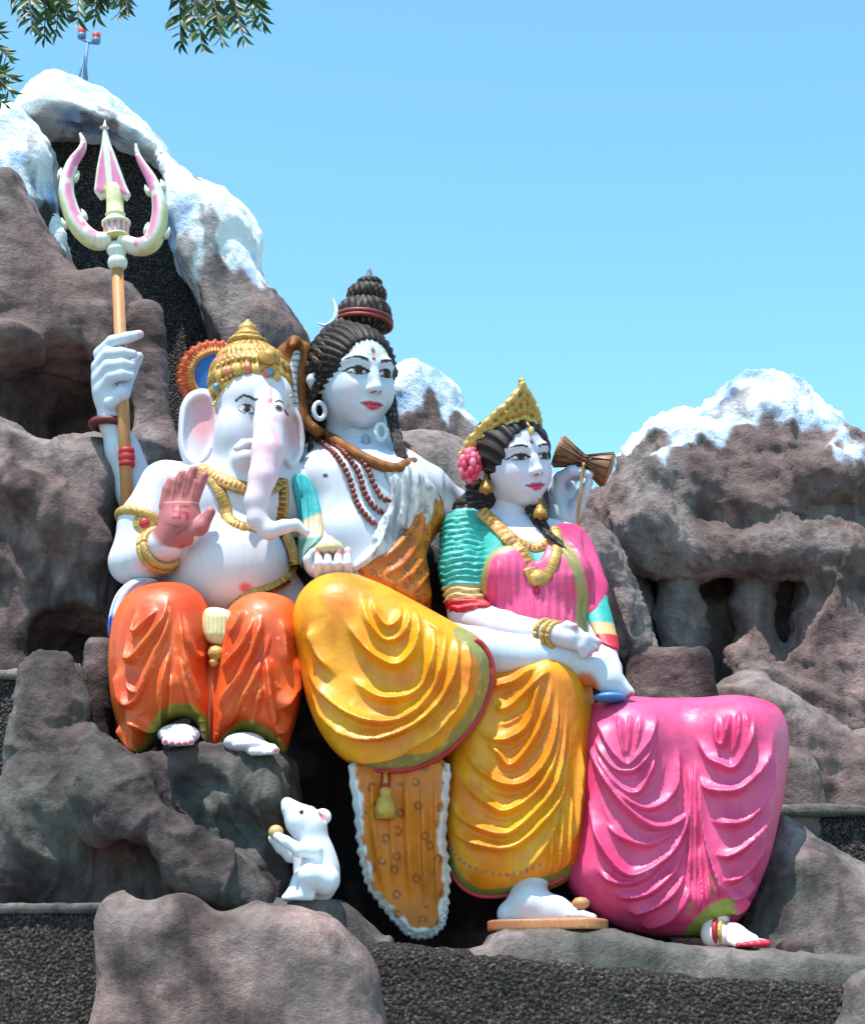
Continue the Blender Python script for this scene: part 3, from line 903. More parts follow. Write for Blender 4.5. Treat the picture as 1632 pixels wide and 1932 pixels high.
# ================================================================== STATUE TOOLS
M_skin = paint_mat('painted_skin', 0.46, 0.07, 0.06, 9, 0.04)
M_cloth = paint_mat('glossy_cloth_paint', 0.44, 0.12, 0.10, 12, 0.06, spec=0.5)
M_matte = paint_mat('matt_paint', 0.5, 0.18, 0.15, 20)
M_gold = paint_mat('gold_paint', 0.42, 0.3, 0.35, 40, 0.0, metal=0.25, fine=70)
M_hair = paint_mat('hair_paint', 0.5, 0.25, 0.2, 30, 0.0, spec=0.22)
SK_S, SK_P, SK_G = lin(200, 205, 220), lin(206, 200, 217), lin(210, 205, 216)
GOLD, GOLD2, RED, BROWN = lin(205, 160, 72), lin(160, 112, 40), lin(178, 32, 40), lin(120, 66, 30)
def unit(v):
    v = np.asarray(v, float)
    return v / np.linalg.norm(v)
class Fig(Vol):
    """a distance field addressed by photo pixel, distance and radius in photo pixels"""
    @classmethod
    def span(cls, x0, y0, x1, y1, Ya, Yb, h):
        c = [P(x, y, Y) for x in (x0, x1) for y in (y0, y1) for Y in (Ya, Yb)]
        c = np.array(c)
        return cls(c.min(0), c.max(0), h)
    def c(s, a, b, ra, rb=None, k=0, op='u'):
        rb = ra if rb is None else rb
        return s.cap(P(*a), P(*b), ra * S(a[1], a[2]), rb * S(b[1], b[2]), k * S(a[1], a[2]), op)
    def ch(s, pts, rad, k=0, op='u'):
        for i in range(len(pts) - 1):
            s.c(pts[i], pts[i + 1], rad[i], rad[i + 1], k, op)
        return s
    def e(s, a, r, k=0, op='u', M=None):
        q = S(a[1], a[2])
        return s.ell(P(*a), np.array(r) * q, k * q, M, op)
    def pil(s, outline, Y, T, R, k=0, Tb=None, p=2.0, tilt=(0, 0), op='u', n=5):
        return s.pillow(spline(XZ(outline, Y), n, True), Y, T, R * S(1200, Y), k, Tb, p, op, tilt)
    def shell(s, outline, Y, t, k=0.02, ymax=None, n=5, lo=None):
        """a garment: the body thickened by t inside an outline seen from the front"""
        o2 = spline(XZ(outline, Y), n, True)
        w = Fig.__new__(Fig)
        w.lo, w.h, w.n, w.ax = s.lo, s.h, s.n, s.ax
        d2 = polydist(o2, s.ax[0][:, None].astype(float), s.ax[2][None, :].astype(float))[:, None, :]
        a, b = s.D - np.float32(t), d2.astype(np.float32)
        if ymax is not None:
            b = np.maximum(b, (s.ax[1] - ymax)[None, :, None].astype(np.float32))
        hh = np.maximum(k - np.abs(a - b), 0) / k
        w.D = np.maximum(a, b) + hh * hh * k * 0.25
        return w
    def front(s, x, z):
        """y of the front surface at world x, z"""
        i = int(np.clip(round((x - s.lo[0]) / s.h), 0, s.n[0] - 1))
        k = int(np.clip(round((z - s.lo[2]) / s.h), 0, s.n[2] - 1))
        col = s.D[i, :, k]
        w = np.nonzero(col < 0)[0]
        if len(w) == 0:
            return None
        j = w[0]
        if j == 0:
            return float(s.ax[1][0])
        a, b = col[j - 1], col[j]
        return float(s.ax[1][j - 1] + s.h * a / (a - b))
    def on(s, x, y, off=0.0, Y0=0.0):
        """the point of the surface that the photo shows at pixel x, y"""
        Y = Y0
        for _ in range(5):
            p = P(x, y, Y)
            f = s.front(p[0], p[2])
            if f is None:
                break
            Y = f
        p = P(x, y, Y)
        return p + unit(CAM - p) * off
def onpath(fig, pts, off, Y0, n=8):
    """a line drawn on the surface of one field, or of whichever of several lies in front"""
    figs = fig if isinstance(fig, (list, tuple)) else [fig]
    return np.array([min((f.on(x, y, off, Y0) for f in figs), key=lambda p: p[1]) for x, y in spline(pts, n)])
def paint_near(c, V, curve_px, Y, w, col, N=None):
    d, _, _ = curvedist(spline(XZ(curve_px, Y), 6), V[:, 0], V[:, 2])
    t = sstep(w * 1.15, w * 0.85, d / S(1200, Y))
    if N is not None:
        t = t * (N[:, 1] < 0.2)
    return mixc(c, col, t)
def flat_cols(V, col, seed=3, var=0.06, other=None):
    c = np.tile(np.asarray(col), (len(V), 1))
    if other is not None:
        c = mixc(c, other, sstep(-0.2, 0.4, fbm(V, 0.25, seed, 3)))
    return c * (1 + var * fbm(V, 0.15, seed + 1, 3))[:, None]
def hframe(yaw, pitch=0, roll=0):
    y, p, r = R_(yaw), R_(pitch), R_(roll)
    f = np.array([math.sin(y), -math.cos(y), 0])
    u = np.array([0, 0, 1.0])
    rt = np.cross(u, f)
    f, u = f * math.cos(p) + u * math.sin(p), u * math.cos(p) - f * math.sin(p)
    rt, u = rt * math.cos(r) + u * math.sin(r), u * math.cos(r) - rt * math.sin(r)
    return rt, f, u
class Head:
    def __init__(s, px, py, Y, size_px, yaw, pitch=0, roll=0):
        s.c = P(px, py, Y)
        s.s = size_px * S(py, Y)
        s.r, s.f, s.u = hframe(yaw, pitch, roll)
    def w(s, L):
        L = np.asarray(L, float)
        return s.c + s.s * (L[..., 0:1] * s.r + L[..., 1:2] * s.f + L[..., 2:3] * s.u)
    def mesh(s, v, smooth=1):
        V, F = v.mesh(smooth)
        return V, s.w(V), F[:, ::-1].copy()
def face_vol(h, fem=False):
    v = Vol((-.56, -.62, -.98), (.56, .62, .64), h)
    v.ell((0, -.07, .12), (.365, .45, .40))
    jw = .285 if fem else .295
    v.ell((0, .06, -.13), (jw, .325, .325), .12)
    v.ell((0, .245, -.37), (.09, .08, .075), .14)
    for x in (-1, 1):
        v.ell((x * .155, .20, -.13), (.12, .13, .15), .12)
        v.ell((x * .15, .375, .03), (.10, .055, .055), .07, op='s')
        v.ell((x * .145, .285, .03), (.085, .075, .058), .012)
        v.chain([(x * .235, .255, .02), (x * .19, .33, .066), (x * .145, .352, .076), (x * .09, .345, .06), (x * .065, .33, .03)], [.012, .015, .017, .014, .008], .015)
        v.chain([(x * .25, .27, .125), (x * .16, .345, .15), (x * .07, .36, .125)], [.02, .026, .02], .06)
        v.ell((x * .045, .385, -.135), (.035, .05, .03), .035)
        v.chain([(x * .36, -.08, .05), (x * .385, -.09, -.02), (x * .365, -.07, -.13)], [.05, .05, .035], .04)
    v.chain([(0, .345, .10), (0, .385, 0), (0, .445, -.115)], [.03, .034, .046], .06)
    v.ell((0, .44, -.13), (.042, .045, .036), .03)
    v.ell((0, .31, -.27), (.13, .075, .075), .06)
    for x in (-1, 1):
        v.chain([(x * .125, .300, -.256), (x * .06, .366, -.250), (0, .385, -.253)], [.007, .016, .016], .02)
        v.chain([(x * .118, .300, -.262), (x * .055, .360, -.289), (0, .376, -.295)], [.007, .019, .022], .02)
    v.chain([(-.125, .32, -.258), (-.05, .390, -.27), (.05, .390, -.27), (.125, .32, -.258)], [.004, .006, .006, .004], .012, 's')
    v.ell((0, .37, -.328), (.05, .025, .014), .025, op='s')
    v.cap((0, -.10, -.25), (0, -.17, -.95), .20 if not fem else .175, .22 if not fem else .19, .10)
    return v
def face_paint(L, skin, lips, brow, iris, fem=False):
    n = len(L)
    c = np.tile(np.asarray(skin), (n, 1))
    x, y, z = L.T
    front = (y > .16)
    ax = np.abs(x)
    # blush
    c = mixc(c, lin(232, 196, 212), 0.45 * sstep(.13, .02, np.hypot(ax - .19, z + .13)) * front)
    # eyes: almond of white, brown iris, black lash line drawn out to the temple
    u = (ax - .150) / .102
    top = .03 + .038 * (1 - np.clip(np.abs(u + .05), 0, 1) ** 2.2) - .003
    bot = .03 - .021 * (1 - np.clip(np.abs(u), 0, 1) ** 2.0)
    ine = (np.abs(u) < 1) & (z < top) & (z > bot) & front
    c[ine] = lin(222, 214, 220)
    ri = np.hypot(x - np.sign(x) * .148 - .010, z - .038)
    c[ine & (ri < .045)] = iris
    c[ine & (ri < .024)] = lin(14, 8, 8)
    lash = (np.abs(u) < 1.02) & (z >= top - .008) & (z < top + .015) & front
    wing = (u > .9) & (u < 1.5) & (np.abs(z - (.028 + .012 * (u - .9))) < .011 * (1.5 - u) / .6) & front
    low = (np.abs(u) < 1) & (z <= bot + .002) & (z > bot - .009) & front
    c[lash | wing | low] = lin(26, 18, 24)
    # brow
    t = (ax - .065) / .20
    bz = .137 + .030 * np.sin(np.clip(t, 0, 1) * 2.6) - .020 * t
    bw = (.017 if not fem else .013) * (1 - np.clip(t, 0, 1) ** 2 * .75)
    c[(t > 0) & (t < 1) & (np.abs(z - bz) < bw) & front] = brow
    # lips and nostrils
    mt = np.clip(ax / .128, 0, 1)
    z = z - .012 * mt ** 2                       # corners lifted in a slight smile
    up = -.268 + .036 * (1 - mt ** 1.4) - .012 * np.exp(-(ax / .018) ** 2)
    lo = -.268 - .048 * (1 - mt ** 1.8)
    lip = (ax < .126) & (z < up) & (z > lo) & (y > .25)
    c[lip] = lips
    c[lip & (np.abs(z + .269) < .006)] = np.asarray(lips) * 0.35
    c[(np.hypot(ax - .03, (z + .162) * 1.6) < .017) & (y > .33)] = lin(120, 96, 110)
    return c
def rope_lock(pts, r0, r1, seg=12, twist=9.0, strands=5, depth=0.22, n=10):
    """a lock of hair: a tube with twisted grooves; returns mesh and colours"""
    c = spline(pts, n)
    m = len(c)
    rad = np.linspace(r0, r1, m)
    rad = rad * np.clip(np.minimum(np.arange(m) + 1.2, m - np.arange(m) + .2) / 2.2, 0.25, 1)
    V, F = tube(c, rad, seg)
    ln = np.concatenate([[0], np.cumsum(np.linalg.norm(np.diff(c, axis=0), axis=1))])
    th = np.tile(np.arange(seg) / seg * 2 * math.pi, m)
    sl = np.repeat(ln, seg)
    g = np.cos(strands * th + twist * sl / max(r0, 1e-4) * 0.25)
    ctr = np.repeat(c, seg, 0)
    V = ctr + (V - ctr) * (1 + depth * g)[:, None]
    dark, light = np.array(lin(40, 27, 25)), np.array(lin(142, 134, 124))
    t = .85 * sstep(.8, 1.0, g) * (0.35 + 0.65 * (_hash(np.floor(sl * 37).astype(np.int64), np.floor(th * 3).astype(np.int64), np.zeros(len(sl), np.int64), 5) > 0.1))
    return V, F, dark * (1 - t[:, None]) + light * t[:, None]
def snap(V, F, pts, off=0.0, n=6):
    """the visible surface points that the photo shows along a line of pixels"""
    N = normals(V, F)
    x, y = proj(V)
    vis = np.einsum('ij,ij->i', N, CAM - V) > 0.02
    idx = np.nonzero(vis)[0]
    out = []
    for a, b_ in spline(pts, n):
        d = (x[idx] - a) ** 2 + (y[idx] - b_) ** 2
        near = idx[d < d.min() + 6]
        k = near[np.argmin(V[near, 1])]
        out.append(V[k] + N[k] * off)
    out = np.array(out)
    for _ in range(2):
        out[1:-1] = .25 * out[:-2] + .5 * out[1:-1] + .25 * out[2:]
    return out
def pathdist(V, path):
    d = np.full(len(V), 9.0)
    for p in path:
        d = np.minimum(d, ((V - p) ** 2).sum(1))
    return np.sqrt(d)
def joinc(parts):
    V, F, C, n = [], [], [], 0
    for v, f, c in parts:
        v = np.asarray(v)
        V.append(v)
        c = np.asarray(c, float)
        C.append(np.tile(c, (len(v), 1)) if c.ndim == 1 else c)
        F += [tuple(int(i) + n for i in q) for q in f]
        n += len(v)
    return np.concatenate(V), F, np.concatenate(C)
def beads(path, r, jitter=0.0, seg=8):
    """knobbly beads threaded on a path"""
    d = np.concatenate([[0], np.cumsum(np.linalg.norm(np.diff(path, axis=0), axis=1))])
    out = []
    k = int(d[-1] / (1.85 * r))
    for i in range(k + 1):
        s = d[-1] * i / max(k, 1)
        p = np.array([np.interp(s, d, path[:, a]) for a in range(3)])
        V, F = ball((0, 0, 0), r, seg)
        V = V * (1 + 0.16 * np.cos(5 * np.arctan2(V[:, 1], V[:, 0])))[:, None]
        out.append((V + p, F))
    return out
def bead_objs(name, path, r, mat, parent, seg=8):
    """each bead an object of its own, sharing one mesh"""
    V, F = ball((0, 0, 0), r, seg)
    V = V * (1 + 0.14 * np.cos(5 * np.arctan2(V[:, 1], V[:, 0])) * (np.abs(V[:, 2]) < .85 * r))[:, None]
    me = new_mesh(name, V, F)
    d = np.concatenate([[0], np.cumsum(np.linalg.norm(np.diff(path, axis=0), axis=1))])
    k = int(d[-1] / (1.9 * r))
    for i in range(k + 1):
        s = d[-1] * i / max(k, 1)
        p = np.array([np.interp(s, d, path[:, a]) for a in range(3)])
        o = link(name, me, mat, parent)
        o.location = tuple(np.array(o.location) + p)
        o.rotation_euler = (random.uniform(-.5, .5), random.uniform(-.5, .5), random.uniform(0, 3))
# ================================================================== LARGE PALE STATUE WITH TOPKNOT (middle)
sv = thing('seated_statue', 'large pale bare-chested seated statue in yellow dhoti with coiled topknot, middle figure', 'statue', P(900, 1760, -0.4), 'painted seated statues on the rock ledge')
# ---- body
b = Fig.span(150, 600, 1235, 1350, -0.85, 0.95, 0.0125)
b.e((690, 945, 0.22), (135, 100, 95))
b.c((600, 897, 0.26), (805, 930, 0.26), 52, 50, 50)
b.c((682, 960, 0.18), (700, 1130, 0.12), 100, 104, 60)
b.e((622, 900, 0.02), (62, 46, 42), 30)
b.e((748, 915, 0.02), (60, 46, 42), 30)
b.e((650, 1010, 0.0), (52, 60, 40), 50)
b.c((690, 905, 0.24), (684, 800, 0.20), 56, 46, 30)
b.c((640, 880, 0.25), (740, 895, 0.25), 48, 46, 40)
# arm that holds the trident: upper arm runs back behind the elephant-headed statue
b.ch([(592, 900, 0.30), (430, 960, 0.55), (300, 1010, 0.56)], [50, 44, 40], 20)
b.ch([(296, 1010, 0.56), (262, 930, 0.50), (232, 850, 0.44), (212, 795, 0.40)], [42, 40, 31, 23], 14)
b.ch([(212, 795, 0.40), (207, 745, 0.38), (205, 700, 0.36)], [24, 28, 27], 14)
b.e((203, 712, 0.37), (29, 26, 44), 12)
for pts in ([(190, 668, .32), (213, 645, .25), (238, 638, .21), (264, 631, .21)], [(186, 692, .32), (206, 668, .24), (228, 666, .195), (252, 668, .22)],
            [(188, 714, .32), (207, 690, .24), (230, 687, .195), (249, 689, .22)], [(193, 736, .32), (211, 711, .25), (231, 707, .20), (247, 709, .22)]):
    b.ch(pts, [14, 12, 11, 9], 5)
b.ch([(212, 760, .30), (232, 742, .27), (246, 706, .36), (262, 673, .34)], [15, 14, 12, 10], 5)
# arm with the drum: behind the crowned woman
b.ch([(800, 935, 0.32), (930, 1010, 0.62), (1068, 1110, 0.72)], [48, 44, 38], 20)
b.ch([(1068, 1110, 0.72), (1066, 1050, 0.62), (1062, 1005, 0.52)], [38, 33, 27], 14)
b.ch([(1062, 1005, 0.50), (1060, 970, 0.42), (1053, 930, 0.38)], [27, 25, 17], 12)
b.ch([(1050, 930, 0.36), (1056, 902, 0.30), (1078, 888, 0.24), (1114, 895, 0.22)], [15, 12, 11, 8], 4)
b.ch([(1046, 938, 0.40), (1048, 906, 0.40), (1066, 894, 0.40), (1090, 900, 0.38)], [14, 12, 11, 9], 4)
b.ch([(1046, 950, 0.44), (1046, 915, 0.48), (1060, 900, 0.50), (1084, 905, 0.48)], [13, 12, 10, 8], 4)
b.ch([(1052, 965, .46), (1068, 925, .48)], [22, 20], 8)
b.ch([(1070, 990, 0.42), (1088, 955, 0.34), (1100, 930, 0.28), (1111, 911, 0.24)], [19, 15, 12, 8], 5)
# crossed shin and foot
b.ch([(760, 1215, -0.45), (900, 1232, -0.52), (1000, 1240, -0.54), (1080, 1240, -0.54)], [60, 48, 40, 32], 10)
b.ch([(1080, 1238, -0.54), (1120, 1258, -0.56), (1150, 1284, -0.58), (1170, 1300, -0.58)], [31, 30, 24, 16], 16)
b.ch([(1088, 1268, -0.54), (1108, 1282, -0.56)], [17, 14], 12)
for i, (x, y) in enumerate(((1190, 1306), (1184, 1312), (1176, 1316), (1167, 1319), (1158, 1320))):
    b.c((x - 24, y - 26, -.585 + .012 * i), (x, y, -.60 + .02 * i), 11 - i * .7, 8 - i * .5, 4)
H = Head(668, 720, 0.10, 203, 31, -9, 4)
bV, bF = b.mesh(1)
bc = np.tile(np.asarray(SK_S), (len(bV), 1))
def dab(c, V, pos, r, col, soft=0.5):
    d = np.linalg.norm(V - pos, axis=1)
    return mixc(c, col, sstep(r, r * (1 - soft), d))
PALM = lin(214, 160, 176)
for q in ((264, 631, .21), (262, 673, .34), (1112, 893, .32), (1110, 908, .32)):
    bc = dab(bc, bV, P(*q), 0.045, PALM)
bc = dab(bc, bV, b.on(614, 897, 0, 0), 0.018, lin(70, 50, 56), 0.3)
bc = dab(bc, bV, P(1104, 1292, -0.60), 0.10, lin(205, 105, 62), 0.5)
for x, y, Y in ((1190, 1310, -.61), (1184, 1316, -.60), (1176, 1320, -.585), (1167, 1323, -.57)):
    bc = dab(bc, bV, P(x, y, Y), 0.018, lin(190, 70, 90), 0.3)
# ---- head joined to the body mesh
fv = face_vol(0.0125)
fL, fW, fF = H.mesh(fv)
fc = face_paint(fL, SK_S, lin(205, 62, 84), lin(20, 16, 24), lin(62, 36, 26))
x, y, z = fL.T
fr = y > .2
ash = (np.abs(x) < .24) & fr & ((np.abs(z - .235) < .011) | (np.abs(z - .262) < .011) | (np.abs(z - .21) < .010))
fc[ash] = lin(222, 218, 196)
fc[(np.hypot(x, (z - .232) * .55) < .026) & fr] = lin(226, 150, 150)
fc[(np.hypot(x, (z - .232) * .7) < .017) & fr] = lin(60, 110, 120)
fc[(np.hypot(x, z - .155) < .019) & fr] = lin(160, 30, 50)
V, F = joinq((bV, bF), (fW, fF))
obj('body', (V, F), M_skin, sv, np.concatenate([bc, fc]))
# ---- hair
hv = Vol((-.62, -.75, -.75), (.62, .62, .72), 0.022)
hv.ell((0, -.09, .14), (.415, .47, .42))
hv.ell((0, -.30, -.16), (.38, .24, .46), .15)
hv.ell((0, .46, -.11), (.325, .46, .475), .03, op='s')
hL, hW, hF = H.mesh(hv)
ang = np.arctan2(hL[:, 0], hL[:, 2] - .0)
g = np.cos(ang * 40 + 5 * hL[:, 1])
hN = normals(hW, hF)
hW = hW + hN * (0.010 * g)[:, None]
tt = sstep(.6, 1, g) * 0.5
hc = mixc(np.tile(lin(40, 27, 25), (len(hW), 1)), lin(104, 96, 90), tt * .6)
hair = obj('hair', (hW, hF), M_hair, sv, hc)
ropes = []
for k in range(15):                             # rope-like locks swept back from the forehead
    a = -1.35 + 2.7 * k / 14
    sx, cz = math.sin(a), math.cos(a)
    ropes.append(rope_lock(H.w([(.345 * sx, .22 - .14 * abs(sx), -.04 + .41 * cz), (.415 * sx, .02, .05 + .44 * cz), (.35 * sx, -.16, .16 + .42 * cz), (.16 * sx, -.16, .36 + .24 * cz)]), .040 * H.s, .034 * H.s, 14, 11, 6, .16))
for s in (-1, 1):                               # locks falling behind the ears
    for j in range(5):
        o = .045 * j
        ropes.append(rope_lock(H.w([(s * (.35 + .015 * j), -.04 - o, .16), (s * (.385 + .01 * j), -.14 - o, -.05), (s * (.37 - .01 * j), -.2 - o, -.28), (s * (.33 + .01 * j), -.2 - o * .6, -.50 - .03 * j)]), .058 * H.s, .036 * H.s, 14, 11, 6, .16))
for s in (-1, 1):
    ropes.append(rope_lock(H.w([(s * .33, .06, .05), (s * .38, -.02, -.10), (s * .40, -.1, -.32), (s * .38, -.1, -.6), (s * .42, -.06, -.86)]), .045 * H.s, .018 * H.s, 10, 9))
V, F, C = joinc(ropes)
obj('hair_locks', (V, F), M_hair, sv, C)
# topknot: three twisted coils and a tip
def coil(cx, cy, Y, rx, rz, nst, tw, seed):
    q = S(cy, Y)
    n, mth = 72, 26
    V, F, C = [], [], []
    for i in range(mth):
        a = -math.pi / 2 + math.pi * (i + .5) / mth
        for j in range(n):
            th = 2 * math.pi * j / n
            g = math.cos(nst * th + tw * a)
            rr = rx * (0.28 + 0.72 * abs(math.cos(a)) ** .55) * (1 + .045 * g)
            V.append((rr * q * math.cos(th), rr * q * math.sin(th), rz * q * math.sin(a) * (1 + .03 * g)))
            t = max(0, min(1, (g - .55) / .45)) * (.75 if _hash(np.int64(j // 3), np.int64(i // 4), np.int64(0), seed) > -.1 else .2)
            C.append(np.array(lin(40, 27, 25)) * (1 - t) + np.array(lin(140, 132, 124)) * t)
    for i in range(mth - 1):
        F += [(i * n + j, i * n + (j + 1) % n, (i + 1) * n + (j + 1) % n, (i + 1) * n + j) for j in range(n)]
    F += [tuple(range(n))[::-1], tuple((mth - 1) * n + j for j in range(n))]
    return np.array(V) + P(cx, cy, Y), F, np.array(C)
kn = [coil(687, 597, .26, 51, 31, 22, 3.2, 1), coil(692, 557, .27, 37, 19, 18, 3.2, 2), coil(697, 535, .27, 24, 10, 12, 3, 3)]
V, F, C = joinc(kn)
knot = obj('topknot', (V, F), M_hair, sv, C)
for j in range(4):                              # thin locks down the far side of the neck
    lk = rope_lock([P(734 + 2 * j, 745, .14), P(738 + 3 * j, 790 + 2 * j, .06), P(744 + 5 * j, 832 + 2 * j, -.02), P(752 + 6 * j, 866 + 3 * j, -.06)], .026, .010, 8, 7, 3, .18)
    obj('hair_lock', lk[:2], M_hair, sv, lk[2])
c = P(697, 528, .27)
obj('topknot_tip', lathe(c, (0, 0, 1), [(-.02, .05), (.01, .045), (.03, .022), (.06, .016), (.085, .004)], 12), M_hair, knot, lin(96, 100, 110))
for i, yy in enumerate((604, 612)):
    q = S(yy, .26)
    ring = [P(686, yy, .26) + np.array([52 * q * math.cos(t), 52 * q * math.sin(t), -.012 * math.cos(t)]) for t in np.linspace(0, 2 * math.pi, 60)]
    obj('hair_band', tube(ring, 0.017, 8), M_matte, knot, lin(128, 40, 40))
# crescent moon in the hair
cm = spline(np.array([(*P(597, 609, .2), .003), (*P(616, 614, .18), .014), (*P(631, 605, .16), .022), (*P(635, 586, .16), .016), (*P(629, 563, .18), .003)]), 7)
obj('crescent_moon', tube(cm[:, :3], cm[:, 3], 10), M_matte, sv, lin(196, 206, 214))
# ear rings
for p0, rr in (((603, 775), 14), ((719, 815), 13)):
    c = P(p0[0], p0[1], -0.02 if p0[0] < 650 else -0.06)
    q = rr * S(p0[1], 0)
    ring = [c + np.array([.72 * q * math.cos(t), .35 * q * math.cos(t), 1.15 * q * math.sin(t)]) for t in np.linspace(0, 2 * math.pi, 30)]
    obj('earring', tube(ring, 0.016, 8), M_matte, sv, lin(206, 214, 224))
# third-eye stripes are paint; neck ornament
obj('pendant', ball(b.on(690, 832, 0.01, 0), (.03, .02, .05), 10), M_matte, sv, lin(150, 160, 180))
# bracelet of dark red beads at the trident wrist
q = S(800, .4)
ring = np.array([P(207, 801, .40) + np.array([31 * q * math.cos(t), 30 * q * math.sin(t), 0]) for t in np.linspace(0, 2 * math.pi, 40)])
obj('bracelet', tube(ring, 0.03, 10), M_matte, sv, lin(104, 26, 30))
# rosary strands
M_bead = paint_mat('bead_paint', 0.35, 0.4, 0.3, 60, 0.0, lin(132, 58, 52))
for dx, dy, pts in ((0, 0, [(592, 818), (612, 838), (640, 866), (660, 905), (672, 945), (690, 972), (712, 990), (735, 990)]),
                    (0, 0, [(602, 818), (625, 834), (655, 860), (678, 895), (688, 930), (705, 955), (726, 968), (745, 960)]),
                    (0, 0, [(612, 816), (640, 832), (672, 858), (694, 885), (706, 915), (720, 938), (738, 945)])):
    st = link('rosary', None, None, sv)
    bead_objs('bead', onpath(b, pts, 0.02, 0.0, 6), 0.0195, M_bead, st)
# ---- tiger skin over the shoulder: orange pleats under a silver fur collar
def spots(V, c, seed, size=0.085, r=0.026, col=BROWN):
    """broken dark rosettes"""
    q = V[:, [0, 2]] / size
    i = np.floor(q).astype(np.int64)
    best = np.full(len(V), 9.0)
    for dx in (-1, 0, 1):
        for dz in (-1, 0, 1):
            a, bb = i[:, 0] + dx, i[:, 1] + dz
            z0 = np.zeros(len(V), np.int64)
            px_ = a + .5 + .38 * _hash(a, bb, z0, seed)
            pz_ = bb + .5 + .38 * _hash(a, bb, z0, seed + 1)
            best = np.minimum(best, np.hypot(q[:, 0] - px_, (q[:, 1] - pz_) * .9))
    d = best * size
    ringm = sstep(r, r * .75, d) * sstep(r * .30, r * .5, d)
    ringm *= (fbm(V, 0.03, seed + 5, 2) > -.25)
    return mixc(c, col, 0.8 * ringm)
ORANGE_T = lin(214, 118, 14)
tg = b.shell([(676, 1092), (735, 1048), (765, 1010), (790, 960), (800, 915), (828, 925), (842, 960), (840, 1040), (834, 1090), (818, 1145), (795, 1150), (735, 1122)], 0.0, 0.035, 0.03, 0.3)
tV, tF = tg.mesh(1)
tV, dsp = folds(tV, tF, [([(690, 1092), (740, 1060), (780, 1000), (800, 930)], 1), ([(720, 1108), (760, 1080), (790, 1020), (808, 940)], 1), ([(745, 1122), (780, 1090), (802, 1030), (818, 945)], 1), ([(775, 1138), (800, 1095), (818, 1030), (828, 960)], 1),
    ([(800, 1146), (818, 1095), (832, 1020)], 1)], 0.0, 0.035, 6, 0.2)
tc = spots(tV, flat_cols(tV, ORANGE_T, 8, 0.1, lin(190, 98, 20)), 4, 0.07, 0.022)
obj('tiger_skin_sash', (tV, tF), M_cloth, sv, tc)
fu = b.shell([(726, 905), (745, 888), (772, 880), (800, 900), (822, 925), (834, 950), (820, 942), (815, 975), (806, 1008), (796, 975), (786, 985), (776, 1024), (764, 1004), (752, 1020), (745, 1052), (715, 1072), (676, 1094), (660, 1088), (695, 1052), (716, 1015), (728, 975), (738, 940)], 0.0, 0.05, 0.02, 0.28, 3)
fV, fF2 = fu.mesh(1)
fV, dsp = folds(fV, fF2, [([(748, 890), (742, 960), (715, 1050), (675, 1090)], 1), ([(768, 885), (765, 950), (750, 1010)], 1), ([(785, 893), (788, 940), (780, 985)], .9), ([(805, 912), (808, 950), (806, 990)], .9), ([(735, 975), (700, 1050)], .7)], 0.0, 0.045, 6, 0.2)
fcol = mixc(np.tile(lin(206, 208, 214), (len(fV), 1)), lin(128, 130, 140), .85 * sstep(-.05, .4, fbm(fV * np.array([1, 1, .12]), .035, 92, 3)))
fV = fV + normals(fV, fF2) * (.010 * fbm(fV * np.array([1, 1, .15]), .03, 95, 2))[:, None]
obj('fur_collar', (fV, fF2), M_matte, sv, fcol)
# ---- yellow dhoti: crossed leg
YEL, YEL2 = lin(234, 156, 8), lin(228, 126, 4)
HEMG, HEMR = lin(146, 142, 82), lin(188, 44, 58)
y1 = Fig.span(530, 1050, 960, 1480, -1.15, 0.25, 0.0085)
y1.pil([(560, 1200), (562, 1140), (585, 1104), (620, 1087), (662, 1086), (715, 1102), (770, 1130), (830, 1165), (880, 1196), (912, 1216), (932, 1250), (932, 1295), (915, 1345), (880, 1395), (830, 1435), (770, 1458), (700, 1458), (640, 1428), (598, 1370), (574, 1300)], -0.54, 0.34, 80, 0, 0.36, 2.3, (0.0, 0.12))
y1.c((640, 1165, -0.65), (850, 1250, -0.70), 62, 46, 60)
y1V, y1F = y1.mesh(1)
FOLD1 = [([(704, 1128), (710, 1168), (732, 1190), (754, 1176), (760, 1140)], .8, 6), ([(684, 1128), (694, 1180), (726, 1216), (758, 1208), (774, 1176), (774, 1138)], .9, 6), ([(648, 1171), (669, 1204), (700, 1238), (736, 1261), (761, 1258), (782, 1235), (790, 1204), (787, 1168), (778, 1140)], 1.2, 9),
    ([(664, 1281), (684, 1304), (720, 1325), (759, 1325), (792, 1307), (813, 1266), (820, 1214), (813, 1170)], 1), ([(578, 1180), (590, 1212), (607, 1248), (638, 1284)], .8, 9), ([(574, 1255), (585, 1280), (612, 1312), (651, 1348), (694, 1369), (736, 1371), (777, 1356), (813, 1317), (833, 1266), (841, 1214), (838, 1180)], 1.1),
    ([(578, 1290), (590, 1315), (617, 1356), (658, 1389), (700, 1400), (746, 1392), (792, 1369), (831, 1330), (856, 1279), (864, 1227), (858, 1195)], 1.2, 8), ([(590, 1350), (606, 1385), (643, 1420), (694, 1433), (741, 1428), (787, 1407), (831, 1374), (867, 1330), (884, 1279), (884, 1227), (878, 1205)], 1.1, 8),
    ([(800, 1160), (830, 1215), (815, 1300), (780, 1345)], .5), ([(690, 1445), (760, 1446), (820, 1420), (865, 1380)], .7), ([(600, 1290), (640, 1335), (690, 1352)], .5)]
y1V, dsp = folds(y1V, y1F, FOLD1, -0.78, 0.066, 8.5, 0.4)
c1 = flat_cols(y1V, YEL, 12, 0.05, YEL2)
hp = snap(y1V, y1F, [(897, 1207), (912, 1218), (925, 1240), (929, 1266), (925, 1300), (907, 1348), (872, 1394), (824, 1432), (768, 1452), (700, 1454)], .004)
